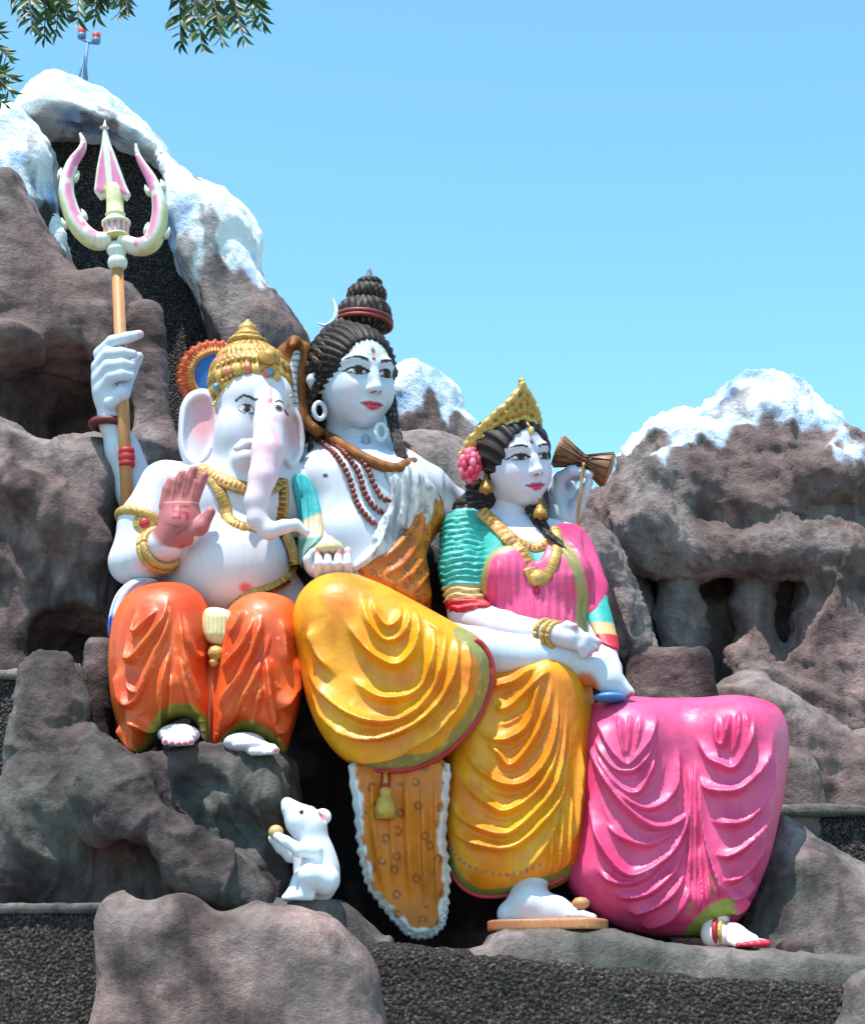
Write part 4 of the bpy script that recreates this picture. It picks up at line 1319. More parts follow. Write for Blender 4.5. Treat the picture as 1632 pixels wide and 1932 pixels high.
dh = pathdist(y1V, spline(hp, 3))
c1 = mixc(c1, HEMG, sstep(.142, .134, dh))
c1 = mixc(c1, lin(186, 172, 104), 0.6 * sstep(.1, .5, fbm(y1V, 0.03, 5, 2)) * (dh < .13))
dhoti = link('dhoti', None, None, sv)
dr1 = obj('crossed_leg_drape', (y1V, y1F), M_cloth, dhoti, c1)
obj('hem_piping', tube(hp, .019, 10), M_cloth, dr1, HEMR)
# standing leg
y2 = Fig.span(800, 1200, 1160, 1730, -1.05, 0.3, 0.0085)
y2.pil([(835, 1300), (870, 1240), (940, 1235), (1035, 1244), (1092, 1262), (1118, 1300), (1121, 1370), (1113, 1470), (1104, 1560), (1092, 1620), (1065, 1656), (1040, 1668), (1000, 1680), (940, 1695), (890, 1690), (858, 1662), (842, 1610), (834, 1500)], -0.38, 0.33, 85, 0, 0.36, 2.3, (0.0, 0.10))
y2.c((1030, 1290, -0.55), (1020, 1620, -0.48), 55, 45, 50)
y2V, y2F = y2.mesh(1)
FOLD2 = [([(899, 1379), (930, 1400), (962, 1398), (997, 1371), (1014, 1307), (1022, 1275)], 1), ([(915, 1400), (936, 1423), (962, 1449), (1003, 1405), (1032, 1336), (1040, 1280)], .9), ([(866, 1405), (896, 1449), (930, 1478), (962, 1487), (997, 1478), (1032, 1434), (1049, 1365), (1054, 1300)], 1.1),
    ([(846, 1440), (887, 1495), (930, 1530), (954, 1536), (988, 1519), (1026, 1481), (1052, 1408), (1062, 1320)], 1.1), ([(838, 1498), (867, 1542), (910, 1571), (954, 1579), (997, 1548), (1041, 1495), (1061, 1423), (1074, 1340)], 1.2, 8),
    ([(846, 1556), (864, 1577), (896, 1597), (951, 1606), (997, 1582), (1041, 1533), (1064, 1481), (1080, 1400)], 1.1), ([(951, 1655), (980, 1649), (1020, 1611), (1043, 1568), (1060, 1510)], .8), ([(928, 1342), (962, 1336), (1009, 1295), (1041, 1262)], .9), ([(920, 1300), (974, 1288), (1014, 1258)], .8),
    ([(1061, 1510), (1055, 1582), (1050, 1660)], .9, 5), ([(1078, 1490), (1070, 1582), (1066, 1650)], .9, 5), ([(1101, 1400), (1092, 1510), (1084, 1600)], .8, 5), ([(1040, 1560), (1034, 1660)], .8, 5)]
FOLD2 = between([FOLD2[8], FOLD2[7]] + FOLD2[:6], .3) + FOLD2[6:7] + FOLD2[9:]
y2V, dsp = folds(y2V, y2F, FOLD2, -0.62, 0.058, 7.5, 0.4)
c2 = flat_cols(y2V, YEL, 14, 0.05, YEL2)
hp2 = snap(y2V, y2F, [(842, 1622), (860, 1662), (894, 1688), (940, 1692), (1000, 1680), (1040, 1668), (1064, 1656)], .004)
dh = pathdist(y2V, spline(hp2, 3))
c2 = mixc(c2, lin(132, 134, 58), sstep(.092, .084, dh))
for i in range(17):                             # row of small painted dots above the hem
    t = i / 16
    pt = spline(np.array([(846, 1575), (862, 1610), (892, 1635), (940, 1648), (980, 1645), (1020, 1630)]), 20)[int(t * 100)]
    d = np.hypot(y2V[:, 0] - P(pt[0], pt[1], -.75)[0], y2V[:, 2] - P(pt[0], pt[1], -.75)[2])
    c2 = mixc(c2, lin(110, 120, 110), 0.8 * sstep(.014, .008, d))
dr2 = obj('standing_leg_drape', (y2V, y2F), M_cloth, dhoti, c2)
obj('hem_piping', tube(hp2, .014, 10), M_cloth, dr2, HEMR)
# foot on a wooden sandal
ft = Fig.span(900, 1640, 1200, 1780, -1.25, -0.1, 0.009)
ft.ch([(1005, 1650, -0.52), (992, 1700, -0.56)], [34, 32], 10)
ft.ch([(962, 1722, -0.56), (1005, 1704, -0.60), (1050, 1716, -0.66), (1085, 1726, -0.70)], [22, 30, 22, 14], 18)
ft.c((960, 1728, -0.56), (1085, 1732, -0.70), 20, 18, 12)
for i in range(5):
    ft.ch([(1080 - 3 * i, 1726, -.80 + .045 * i), (1100 - 4 * i, 1726, -.83 + .05 * i), (1119 - 6 * i, 1731, -.85 + .052 * i)], [9.5 - i * .7, 8.5 - i * .7, 7.5 - i * .6], 2)
ft.cut_below(P(1000, 1740, -0.65)[2])
V, F = ft.mesh(1)
obj('foot', (V, F), M_skin, sv, flat_cols(V, SK_S, 3, 0.02))
sa = Fig.span(900, 1700, 1180, 1790, -1.25, -0.1, 0.009)
o2 = spline(np.array([P(928, 1740, -.6)[[0, 1]], P(935, 1740, -.82)[[0, 1]], P(1020, 1740, -.9)[[0, 1]], P(1110, 1740, -1.0)[[0, 1]], P(1146, 1740, -.85)[[0, 1]], P(1128, 1740, -.62)[[0, 1]], P(1030, 1740, -.48)[[0, 1]]]), 5, True)
zt, zb = P(1000, 1735, -0.8)[2], P(1000, 1756, -0.8)[2]
d2 = polydist(o2, sa.ax[0][:, None].astype(float), sa.ax[1][None, :].astype(float))[:, :, None]
dz = np.abs(sa.ax[2] - (zt + zb) / 2) - (zt - zb) / 2
sa.D = np.maximum(d2, dz[None, None, :]).astype(np.float32)
V, F = sa.mesh(1)
sand = obj('sandal', (V, F), M_matte, sv, flat_cols(V, lin(196, 128, 84), 6, 0.08, lin(170, 104, 66)))
obj('toe_knob', lathe(P(1096, 1722, -0.80), (0, 0, 1), [(-.05, .02), (.02, .022), (.035, .045), (.06, .05), (.08, .03), (.085, .004)], 14), M_matte, sand, lin(196, 138, 92))
# ---- tiger skin hanging between the legs
ts = Fig.span(640, 1420, 870, 1790, -0.85, 0.1, 0.0085)
def jag(pts, n, a):
    s = spline(np.array(pts, float), n, True)
    m = s.mean(0)
    for i in range(len(s)):
        dd = s[i] - m
        s[i] += dd / np.linalg.norm(dd) * a * (1 if i % 2 else -1) * random.uniform(.4, 1.1)
    return s
out = jag([(664, 1440), (750, 1432), (842, 1440), (848, 1500), (842, 1580), (850, 1650), (846, 1710), (838, 1748), (808, 1772), (772, 1768), (752, 1750), (722, 1716), (692, 1672), (678, 1620), (670, 1540)], 6, 4)
ts.pillow(XZ(out, -0.55), -0.55, 0.10, 0.05, 0, 0.08, 2.5, tilt=(0.05, -0.10))
V, F = ts.mesh(1)
V, dsp = folds(V, F, [([(700, 1450), (705, 1560), (725, 1690)], .9, 9), ([(735, 1450), (738, 1560), (745, 1690)], .7, 9), ([(765, 1450), (768, 1580), (775, 1700)], 1.1, 10), ([(795, 1450), (798, 1600), (800, 1700)], .9, 8), ([(822, 1450), (822, 1600), (825, 1720)], .9, 8)], -0.65, 0.055, 7, 0.3)
dE = polydist(XZ(spline(np.array([(664, 1400), (750, 1400), (842, 1400), (848, 1500), (842, 1580), (850, 1650), (846, 1710), (838, 1748), (808, 1772), (772, 1768), (752, 1750), (722, 1716), (692, 1672), (678, 1620), (670, 1540)]), 5, True), -0.55), V[:, 0], V[:, 2])
tc = spots(V, flat_cols(V, ORANGE_T, 18, 0.1, lin(196, 104, 18)), 41, 0.12, 0.028)
tc = mixc(tc, lin(226, 226, 230), sstep(-0.058, -0.036, dE + 0.03 * fbm(V, 0.05, 3, 2)))
skin = obj('tiger_skin', (V, F), M_cloth, sv, tc)
# tassel hanging from the waist over the skin
tl = obj('tassel', lathe(P(727, 1545, -0.72), (0, 0, 1), [(0, .055), (.05, .062), (.11, .05), (.13, .03), (.15, .036), (.165, .036), (.18, .02), (.22, .014), (.27, .012)], 14), M_gold, sv, GOLD)
obj('tassel_cord', tube([P(727, 1490, -.72), P(728, 1470, -.70), P(727, 1440, -.66)], .028, 8), M_matte, tl, RED)
# ================================================================== CROWNED FEMALE STATUE (right)
pv_ = thing('seated_statue', 'crowned seated female statue in pink sari and teal blouse, rightmost figure', 'statue', P(1300, 1780, -0.4), 'painted seated statues on the rock ledge')
b2 = Fig.span(800, 900, 1230, 1345, -0.85, 0.6, 0.010)
b2.e((990, 1068, 0.20), (96, 90, 78))
b2.c((884, 998, 0.20), (1070, 1025, 0.22), 40, 38, 40)
b2.c((1000, 1090, 0.16), (1025, 1240, 0.10), 92, 100, 50)
b2.e((955, 1082, -0.02), (52, 52, 50), 30)
b2.e((1060, 1092, -0.04), (50, 52, 50), 30)
b2.c((975, 1010, 0.18), (972, 930, 0.14), 42, 38, 30)
b2t = Fig.__new__(Fig)
b2t.lo, b2t.h, b2t.n, b2t.ax, b2t.D = b2.lo, b2.h, b2.n, b2.ax, b2.D.copy()
b2.ch([(874, 1002, 0.16), (872, 1070, 0.08), (882, 1150, 0.0)], [38, 40, 37], 12)
b2.ch([(884, 1165, -0.02), (950, 1185, -0.25), (1040, 1196, -0.62)], [37, 31, 21], 14)
# hand resting on the ankle
b2.ch([(1040, 1196, -0.62), (1082, 1204, -0.68)], [21, 23], 8)
for i, (x, y) in enumerate(((1130, 1212), (1124, 1224), (1112, 1232), (1100, 1236))):
    b2.ch([(1085, 1200 + 5 * i, -.70 + .0 * i), (1106 - 3 * i, 1203 + 6 * i, -.715), (x, y, -.70)], [10, 9.5, 7], 4)
b2.ch([(1060, 1190, -.64), (1070, 1180, -.70), (1084, 1182, -.74)], [10, 9, 7], 4)
# far arm coming down to the knee
b2.ch([(1085, 1050, 0.18), (1116, 1130, 0.02), (1136, 1215, -0.15)], [32, 28, 25], 10)
b2.ch([(1136, 1215, -0.15), (1152, 1262, -0.34), (1160, 1290, -0.42)], [24, 20, 18], 8)
bV, bF = b2.mesh(1)
bc = np.tile(np.asarray(SK_P), (len(bV), 1))
for q in ((1084, 1182, -.74), (1130, 1212, -.70), (1124, 1224, -.70), (1112, 1232, -.70)):
    bc = dab(bc, bV, P(*q), 0.03, lin(214, 130, 160))
H2 = Head(970, 876, 0.06, 180, 30, -8, 11)
fv = face_vol(0.0135, True)
fL, fW, fF = H2.mesh(fv)
fc = face_paint(fL, SK_P, lin(214, 48, 96), lin(24, 18, 22), lin(58, 30, 26), True)
x, y, z = fL.T
fc[(np.hypot(x, z - .185) < .021) & (y > .2)] = lin(196, 40, 70)
V, F = joinq((bV, bF), (fW, fF))
obj('body', (V, F), M_skin, pv_, np.concatenate([bc, fc]))
# ---- hair
hv = Vol((-.62, -.75, -.95), (.62, .62, .72), 0.016)
hv.ell((0, -.09, .14), (.42, .49, .42))
hv.ell((0, -.33, -.30), (.40, .25, .62), .15)
hv.ell((0, .46, -.115), (.325, .47, .46), .03, op='s')
hv.cap((0, .5, .2), (0, .30, .34), .05, .012, .05, 's')
hL, hW, hF = H2.mesh(hv)
g = np.cos(np.arctan2(hL[:, 0], hL[:, 2] + .3) * 40 + 3 * hL[:, 1])
hW = hW + normals(hW, hF) * (0.006 * g)[:, None]
obj('hair', (hW, hF), M_hair, pv_, mixc(np.tile(lin(38, 28, 30), (len(hW), 1)), lin(104, 98, 100), sstep(.6, 1, g) * .45))
locks = []
for j in range(8):
    locks.append(rope_lock([H2.w(np.array((-.38, -.05 - .02 * j, -.12))), P(900 - 1.5 * j, 915 + 3 * j, .2), P(880 - 4 * j, 935 + 3.2 * j, .26), P(846 - 2 * j, 954 + 3 * j, .30)], .036, .010, 8, 5, 3, .18))
for j in range(5):
    locks.append(rope_lock([H2.w(np.array((.34, -.02, -.2 - .05 * j))), P(1008 + 4 * j, 972 + 5 * j, .02), P(1030 + 5 * j, 1004 + 5 * j, .0), P(1054 + 5 * j, 1034 + 2 * j, .04)], .045, .016, 8, 5, 3, .18))
for part in (locks[:8], locks[8:]):
    V, F, C = joinc(part)
    obj('hair_lock', (V, F), M_hair, pv_, C)
# ---- tiara
tv = Vol((-.60, -.75, -.10), (.60, .55, 1.0), 0.014)
po = np.array([(-.49, -.04), (-.50, .14), (-.46, .28), (-.37, .42), (-.27, .53), (-.16, .63), (-.07, .73), (0, .82), (.07, .73), (.16, .63), (.27, .53), (.37, .42), (.46, .28), (.50, .14), (.49, -.04), (.42, .08), (.30, .28), (.14, .40), (0, .44), (-.14, .40), (-.30, .28), (-.42, .08)])
X, Z = tv.ax[0][:, None].astype(float), tv.ax[2][None, :].astype(float)
d2 = polydist(po, X, Z)
yc = .24 - 1.9 * X ** 2 + .12 * (Z - .3)
tv.D = (np.maximum(np.abs(tv.ax[1][None, :, None] - yc[:, None, :]) - .035, d2[:, None, :])).astype(np.float32)
tL, tW, tF = H2.mesh(tv)
d2v = polydist(po, tL[:, 0], tL[:, 2])
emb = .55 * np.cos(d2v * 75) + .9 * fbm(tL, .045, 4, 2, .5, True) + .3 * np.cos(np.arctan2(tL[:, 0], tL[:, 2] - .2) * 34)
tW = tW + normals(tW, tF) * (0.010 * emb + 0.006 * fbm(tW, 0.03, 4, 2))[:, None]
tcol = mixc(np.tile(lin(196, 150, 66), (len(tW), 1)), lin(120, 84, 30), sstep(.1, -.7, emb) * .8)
d2v = polydist(po, tL[:, 0], tL[:, 2])
tcol = mixc(tcol, lin(222, 186, 110), sstep(-.05, -.02, d2v))
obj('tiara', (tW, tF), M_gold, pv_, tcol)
obj('tiara_finial', ball(H2.w(np.array((0, .30, .83))), .022, 10), M_gold, pv_, GOLD)
# forehead pendant, flower, earrings
obj('forehead_pendant', join(ball(H2.w(np.array((0, .385, .30))), (.02, .015, .03), 10), tube([H2.w(np.array((0, .37, .33))), H2.w(np.array((0, .31, .41)))], .009, 6)), M_gold, pv_, lin(216, 176, 110))
pet = []
fc0 = H2.w(np.array((-.50, -.06, .02)))
for i in range(26):
    a, e_ = 2.399 * i, math.acos(1 - 1.5 * (i + .5) / 26)
    d = np.array([math.sin(e_) * math.cos(a), -math.cos(e_) * .8, math.sin(e_) * math.sin(a)])
    pet.append((*ball(fc0 + d * np.array([.055, .07, .095]), (.026, .02, .032), 8), lin(214, 56, 92) if i % 3 else lin(236, 120, 150)))
V, F, C = joinc(pet)
obj('hair_flower', (V, F), M_matte, pv_, C)
for (x, y, Y) in ((917, 905, -.02), (1019, 952, -.10)):
    e_ = obj('earring', lathe(P(x, y, Y), (0, 0, -1), [(-.04, .010), (0, .016), (.01, .028), (.025, .024), (.03, .036), (.065, .046), (.08, .046), (.085, .022), (.10, .008)], 14), M_gold, pv_, lin(176, 122, 52))
# ---- blouse, with gathered sleeves
TEAL = lin(70, 178, 168)
bl = b2.shell([(826, 1010), (836, 968), (880, 950), (918, 958), (962, 1008), (1005, 1052), (1062, 1030), (1105, 1062), (1136, 1110), (1166, 1232), (1128, 1232), (1105, 1180), (1060, 1110), (913, 1110), (926, 1152), (905, 1162), (850, 1160), (830, 1090)], 0.0, 0.016, 0.015)
V, F = bl.mesh(1)
N = normals(V, F)
arm = sstep(P(925, 1050, 0)[0], P(905, 1050, 0)[0], V[:, 0])
zz = V[:, 2] + .05 * (V[:, 0] - P(870, 1050, 0)[0]) ** 2 * 8
wr = np.sin((zz + .035 * fbm(V * np.array([1, 1, .4]), .12, 6, 2)) * 150) + .5 * np.sin(zz * 260 + 3 * fbm(V, .1, 8, 2))
V = V + N * (0.0075 * wr * arm)[:, None]
c = flat_cols(V, TEAL, 33, 0.08, lin(50, 160, 156))
pyx = P(870, 1113, 0)[2]
s_ = S(1130, 0)
lz = (pyx - V[:, 2]) / s_ + 1113
right = V[:, 0] > P(1100, 1150, 0)[0]
c = mixc(c, lin(206, 172, 116), sstep(1108, 1112, lz) * ~right)
c = mixc(c, lin(196, 34, 50), sstep(1136, 1139, lz + .06 * (870 - (V[:, 0] / s_ + 816)) * 0) * ~right)
c = mixc(c, lin(206, 172, 116), sstep(1186, 1190, lz) * right)
c = mixc(c, lin(196, 34, 50), sstep(1211, 1215, lz) * right)
obj('blouse', (V, F), M_matte, pv_, c)
# ---- sari over the chest
PINK, PINK2 = lin(222, 78, 130), lin(212, 58, 112)
SARIG = lin(164, 148, 92)
so = [(903, 1180), (905, 1110), (915, 1070), (938, 1046), (968, 1042), (1000, 1072), (1020, 1062), (1032, 1020), (1052, 988), (1098, 984), (1136, 1036), (1150, 1105), (1132, 1150), (1122, 1190), (1122, 1235), (1060, 1235), (960, 1215)]
b2t.ch([(1085, 1050, 0.18), (1112, 1120, 0.04), (1122, 1160, -0.04)], [32, 28, 22], 10)
sr = b2t.shell(so, 0.0, 0.034, 0.02, 0.25)
V, F = sr.mesh(1)
FO = [([(x0, 1062 + abs(i - 3) * 4), (x0 + 2, 1120), (x0 + 6, 1200)], .8 + .3 * (i % 2), 5) for i, x0 in enumerate((922, 936, 951, 966, 981, 995))]
FO += [([(x0, 1085), (x0 + 1, 1130), (x0 + 3, 1215)], .9, 5) for x0 in (1012, 1024, 1040, 1056, 1070)]
FO += [([(1034, 1025), (1062, 1060), (1082, 1110), (1080, 1210)], 1, 6), ([(1056, 1012), (1088, 1060), (1108, 1120), (1108, 1210)], 1, 6)]
V, dsp = folds(V, F, FO, 0.0, 0.022, 5, .1)
c = flat_cols(V, PINK, 36, 0.05, PINK2)
c = paint_near(c, V, [(902, 1125), (912, 1070), (936, 1046), (968, 1040)], 0.0, 13, SARIG)
c = paint_near(c, V, [(1040, 1015), (1070, 1055), (1092, 1110), (1096, 1150), (1092, 1230)], -0.05, 12, SARIG)
obj('sari_bodice', (V, F), M_cloth, pv_, c)
for j in range(6):                              # hair falling in front of the far shoulder
    pth = onpath([b2, sr], [(996 + 3 * j, 955 + 2 * j), (1008 + 4 * j, 982 + 2 * j), (1028 + 4 * j, 1004 + 2 * j), (1052 + 3 * j, 1028 + 2 * j)], .022, 0, 4)
    lk = rope_lock(pth[::3], .026, .010, 8, 6, 3, .18)
    obj('hair_lock', lk[:2], M_hair, pv_, lk[2])
# jewellery on the chest
M_orn = paint_mat('ornament_gold', 0.4, 0.35, 0.8, 60, 0, lin(206, 164, 92), 0.2, 60)
def ornament(name, fig, pts, r, parent, off=0.03, Y0=0.0, n=14, mat=None, col=None, flat=.28, gem=None):
    """a flat band of filigree lying on the surface, with scalloped edges and set stones"""
    pth = onpath(fig, pts, off, Y0, n)
    m, seg = len(pth), 14
    rad = r * np.clip(np.minimum(np.arange(m) + 1.0, m - np.arange(m)) / 3.0, .35, 1)
    V, F = tube(pth, rad, seg, flat, np.array([0, -1.0, .25]))
    k = np.repeat(np.arange(m), seg)
    th = np.tile(np.arange(seg), m) / seg * 2 * math.pi
    ctr = np.repeat(pth, seg, 0)
    V = ctr + (V - ctr) * (1 + .10 * (k % 2) + .10 * np.cos(4 * th))[:, None]
    if col is not None:
        return obj(name, (V, F), mat, parent, col)
    c = np.tile(np.array(lin(212, 170, 92)), (len(V), 1))
    c[(k % 2 == 0)] = lin(158, 112, 48)
    if gem is not None:
        c[(k % 4 == 1) & (np.cos(th) > .8)] = gem
    return obj(name, (V, F), M_gold, parent, c)
ornament('necklace', [sr, bl], [(905, 962), (930, 985), (958, 1015), (985, 1045), (1003, 1080), (1012, 1100)], 0.040, pv_, .012, gem=lin(190, 90, 70))
ornament('necklace', [sr, bl, b2], [(1046, 992), (1052, 1020), (1048, 1050), (1036, 1080), (1016, 1102)], 0.030, pv_, .012)
ornament('necklace', [b2, bl], [(924, 975), (950, 1000), (980, 1024), (1010, 1034), (1035, 1020), (1044, 1000)], 0.030, pv_, .012, gem=lin(180, 60, 60))
pend = obj('pendant', lathe(sr.on(1014, 1092, 0.0, 0), (0, -1, 0.15), [(-.02, .05), (.02, .055), (.03, .04), (.045, .03), (.05, .005)], 16), M_orn, pv_)
obj('pendant_drop', ball(sr.on(1014, 1114, .02, 0), (.018, .015, .026), 8), M_matte, pend, RED)
# bangles
for (x, y, Y, r) in ((1028, 1195, -.575, 25), (1040, 1197, -.62, 24), (1050, 1199, -.64, 24)):
    d = unit(P(1060, 1199, -.66) - P(1000, 1192, -.46))
    q = S(y, Y) * r
    u = unit(np.cross(d, [0, 0, 1.0]))
    w_ = np.cross(d, u)
    ring = [P(x, y, Y) + q * (math.cos(t) * u + math.sin(t) * w_) for t in np.linspace(0, 2 * math.pi, 36)]
    obj('bangle', tube(ring, .016, 8), M_orn, pv_)
# blue and lilac trim of the cloth below the hand
obj('cloth_trim', ball(P(1150, 1316, -.60), (.10, .09, .03), 14), M_cloth, pv_, lin(64, 128, 196))
# ---- pink skirt
s1 = Fig.span(1040, 1290, 1510, 1800, -1.05, 0.35, 0.009)
s1.pil([(1095, 1420), (1108, 1345), (1135, 1322), (1200, 1317), (1300, 1315), (1400, 1316), (1446, 1322), (1474, 1342), (1486, 1385), (1483, 1450), (1468, 1540), (1440, 1640), (1410, 1710), (1385, 1742), (1345, 1768), (1300, 1770), (1220, 1766), (1150, 1745), (1092, 1700), (1064, 1650), (1078, 1570), (1090, 1500)], -0.36, 0.34, 90, 0, 0.45, 2.5, (0, 0.10))
s1.c((1195, 1395, -0.55), (1185, 1560, -0.55), 62, 48, 60)
s1.c((1392, 1392, -0.57), (1375, 1580, -0.55), 66, 44, 60)
s1.c((1296, 1440, -0.80), (1306, 1640, -0.78), 10, 14, 60, 's')
V, F = s1.mesh(1)
FP = [([(1124, 1350), (1128, 1368), (1152, 1421), (1175, 1448), (1187, 1445), (1216, 1409), (1233, 1370), (1238, 1345)], 1), ([(1122, 1385), (1125, 1404), (1152, 1451), (1175, 1462), (1199, 1454), (1225, 1418), (1240, 1375)], 1), ([(1122, 1410), (1128, 1433), (1158, 1483), (1190, 1504), (1211, 1483), (1228, 1442), (1240, 1400)], 1),
    ([(1135, 1465), (1149, 1486), (1181, 1518), (1214, 1531), (1246, 1518), (1269, 1489), (1278, 1445), (1278, 1400)], 1.1), ([(1112, 1400), (1119, 1427), (1158, 1504), (1193, 1545), (1228, 1565), (1264, 1559), (1290, 1539), (1299, 1486)], 1.2, 8),
    ([(1104, 1490), (1111, 1521), (1125, 1580), (1152, 1633), (1181, 1656), (1216, 1648), (1258, 1615), (1290, 1562), (1301, 1500), (1304, 1440)], 1.2, 8), ([(1130, 1545), (1160, 1580), (1216, 1598), (1261, 1577), (1290, 1545)], .7), ([(1120, 1640), (1146, 1664), (1187, 1670), (1231, 1645), (1275, 1592)], .9),
    ([(1150, 1690), (1181, 1697), (1222, 1688), (1264, 1651), (1292, 1600)], .9), ([(1175, 1722), (1205, 1723), (1246, 1706), (1275, 1677), (1298, 1625)], .9), ([(1200, 1748), (1228, 1748), (1264, 1735), (1290, 1700), (1300, 1660)], .8),
    ([(1296, 1440), (1299, 1545), (1292, 1720)], .9, 5), ([(1306, 1430), (1309, 1545), (1305, 1720)], 1, 5), ([(1312, 1440), (1322, 1559), (1346, 1662), (1358, 1710)], 1.2, 5), ([(1318, 1500), (1325, 1574), (1331, 1662), (1330, 1730)], .9, 5), ([(1316, 1580), (1318, 1660), (1316, 1740)], .9, 4),
    ([(1342, 1350), (1343, 1377), (1346, 1406), (1355, 1412), (1361, 1398), (1366, 1370), (1370, 1345)], .9, 5), ([(1304, 1385), (1328, 1430), (1352, 1448), (1375, 1456), (1393, 1433), (1411, 1392), (1420, 1350)], 1.1), ([(1310, 1450), (1325, 1489), (1355, 1499), (1387, 1495), (1416, 1468), (1443, 1427), (1462, 1380)], 1.3, 8),
    ([(1320, 1545), (1358, 1559), (1399, 1554), (1431, 1521), (1455, 1470), (1466, 1420)], .9, 9), ([(1334, 1612), (1364, 1620), (1399, 1601), (1437, 1559), (1458, 1510)], 1), ([(1350, 1668), (1387, 1660), (1422, 1621), (1445, 1575)], 1), ([(1366, 1702), (1402, 1690), (1424, 1659)], .9), ([(1372, 1728), (1398, 1716), (1415, 1690)], .8),
    ([(1386, 1340), (1381, 1398), (1366, 1440)], .6, 5), ([(1161, 1348), (1166, 1404), (1175, 1442)], .7, 5), ([(1205, 1350), (1193, 1415), (1184, 1442)], .7, 5), ([(1183, 1345), (1180, 1400), (1178, 1440)], .6, 4), ([(1400, 1340), (1398, 1400), (1380, 1448)], .6, 5)]
FP = between(FP[:6], .25) + FP[6:]
V, dsp = folds(V, F, FP, -0.62, 0.060, 7.2, 0.4)
c = flat_cols(V, PINK, 38, 0.04, PINK2)
# green hem opening at the ankle and a few painted sprigs
c = paint_near(c, V, [(1310, 1766), (1325, 1742), (1345, 1724), (1365, 1716)], -0.6, 17, lin(140, 150, 60))
c = paint_near(c, V, [(1322, 1780), (1340, 1752), (1362, 1738)], -0.6, 8, lin(196, 40, 60))
for (x, y) in ((1300, 1708), (1340, 1690), (1342, 1675), (1382, 1712), (1390, 1725), (1296, 1722), (1380, 1700), (1340, 1660)):
    d = np.hypot(V[:, 0] - P(x, y, -.66)[0], V[:, 2] - P(x, y, -.66)[2])
    c = mixc(c, lin(150, 120, 90), .85 * sstep(.022, .012, d) * (V[:, 1] < -.4))
obj('sari_skirt', (V, F), M_cloth, pv_, c)
# pale cloth edge across the lap
obj('lap_fold', tube(spline([P(1140, 1326, -.5), P(1190, 1321, -.48), P(1235, 1321, -.44)], 6), [.006] + [.02] * 11 + [.004], 8, .6), M_cloth, pv_, lin(230, 130, 170))
# ---- foot with painted toes
f2 = Fig.span(1290, 1690, 1480, 1815, -1.2, -0.2, 0.009)
f2.ch([(1350, 1720, -.58), (1350, 1760, -.62)], [26, 24], 8)
f2.ch([(1345, 1765, -.64), (1385, 1764, -.70), (1420, 1774, -.76)], [22, 19, 12], 15)
for i in range(5):
    f2.c((1405 - 7 * i, 1776, -.80 + .01 * i), (1446 - 13 * i, 1780 + 1 * i, -.84 - .008 * i), 9 - i * .6, 8 - i * .6, 3)
f2.cut_below(P(1400, 1788, -.8)[2])
V, F = f2.mesh(1)
c = flat_cols(V, lin(236, 214, 214), 4, 0.03)
for i in range(5):
    c = dab(c, V, P(1447 - 13 * i, 1780 + i, -.85 - .008 * i), 0.04, lin(206, 34, 66), .5)
foot = obj('foot', (V, F), M_skin, pv_, c)
for j, (x, y) in enumerate(((1352, 1757), (1362, 1760), (1372, 1762))):
    q = S(y, -.65) * (25 - j)
    ring = [P(x, y, -.66) + q * np.array([.35 * math.cos(t), math.cos(t) * .9, math.sin(t) * .85]) for t in np.linspace(0, 2 * math.pi, 28)]
    obj('anklet', tube(ring, .014, 8), M_orn if j else M_matte, foot, lin(190, 40, 50))
# ================================================================== ELEPHANT-HEADED STATUE (left)
gs = thing('seated_statue', 'elephant-headed seated statue with gold crown and orange dhoti, leftmost figure', 'statue', P(400, 1420, -0.4), 'painted seated statues on the rock ledge')
g3 = Fig.span(205, 690, 690, 1180, -0.95, 0.45, 0.0088)
g3.e((450, 955, 0.0), (112, 88, 84))
g3.e((434, 1070, -0.13), (113, 92, 100), 25)
g3.e((430, 1130, 0.0), (150, 60, 90), 30)
g3.c((318, 915, 0.04), (560, 915, 0.04), 44, 42, 40)
g3.c((465, 900, -.05), (470, 830, -.06), 70, 66, 20)
# raised arm and palm
g3.ch([(310, 918, 0.04), (272, 985, -.02), (250, 1058, -.06)], [46, 45, 42], 16)
g3.ch([(250, 1062, -.08), (282, 1052, -.24), (312, 1026, -.40)], [41, 38, 32], 16)
g3.e((340, 975, -.47), (40, 20, 50), 14)
g3.c((316, 1026, -.42), (336, 992, -.46), 30, 30, 14)
for pts in ([(312, 955, -.47), (318, 925, -.48), (324, 908, -.49)], [(330, 945, -.48), (338, 912, -.49), (345, 895, -.50)], [(348, 942, -.48), (358, 905, -.49), (366, 887, -.50)], [(364, 950, -.48), (376, 915, -.49), (386, 898, -.50)]):
    g3.ch(pts, [12, 11.5, 9], 3)
g3.ch([(352, 1016, -.46), (380, 995, -.49), (398, 966, -.50)], [17, 14, 10], 8)
# hand with the sweet
g3.ch([(568, 918, 0.03), (596, 980, 0.0), (598, 1030, -.10)], [40, 36, 33], 16)
g3.ch([(598, 1035, -.12), (606, 1060, -.30), (618, 1076, -.44)], [33, 30, 27], 14)
g3.e((628, 1076, -.50), (38, 28, 20), 12)
for i, x0 in enumerate((600, 618, 637, 655)):
    g3.ch([(x0 + 2, 1082, -.55), (x0 + 1, 1064, -.605), (x0 + 1, (1046, 1042, 1041, 1038)[i], -.575)], [9.5, 8.5, 7], 2)
g3.ch([(590, 1072, -.50), (582, 1056, -.52), (590, 1042, -.53)], [11, 10, 8], 4)
g3b = Fig.__new__(Fig)
g3b.lo, g3b.h, g3b.n, g3b.ax, g3b.D = g3.lo, g3.h, g3.n, g3.ax, g3.D.copy()
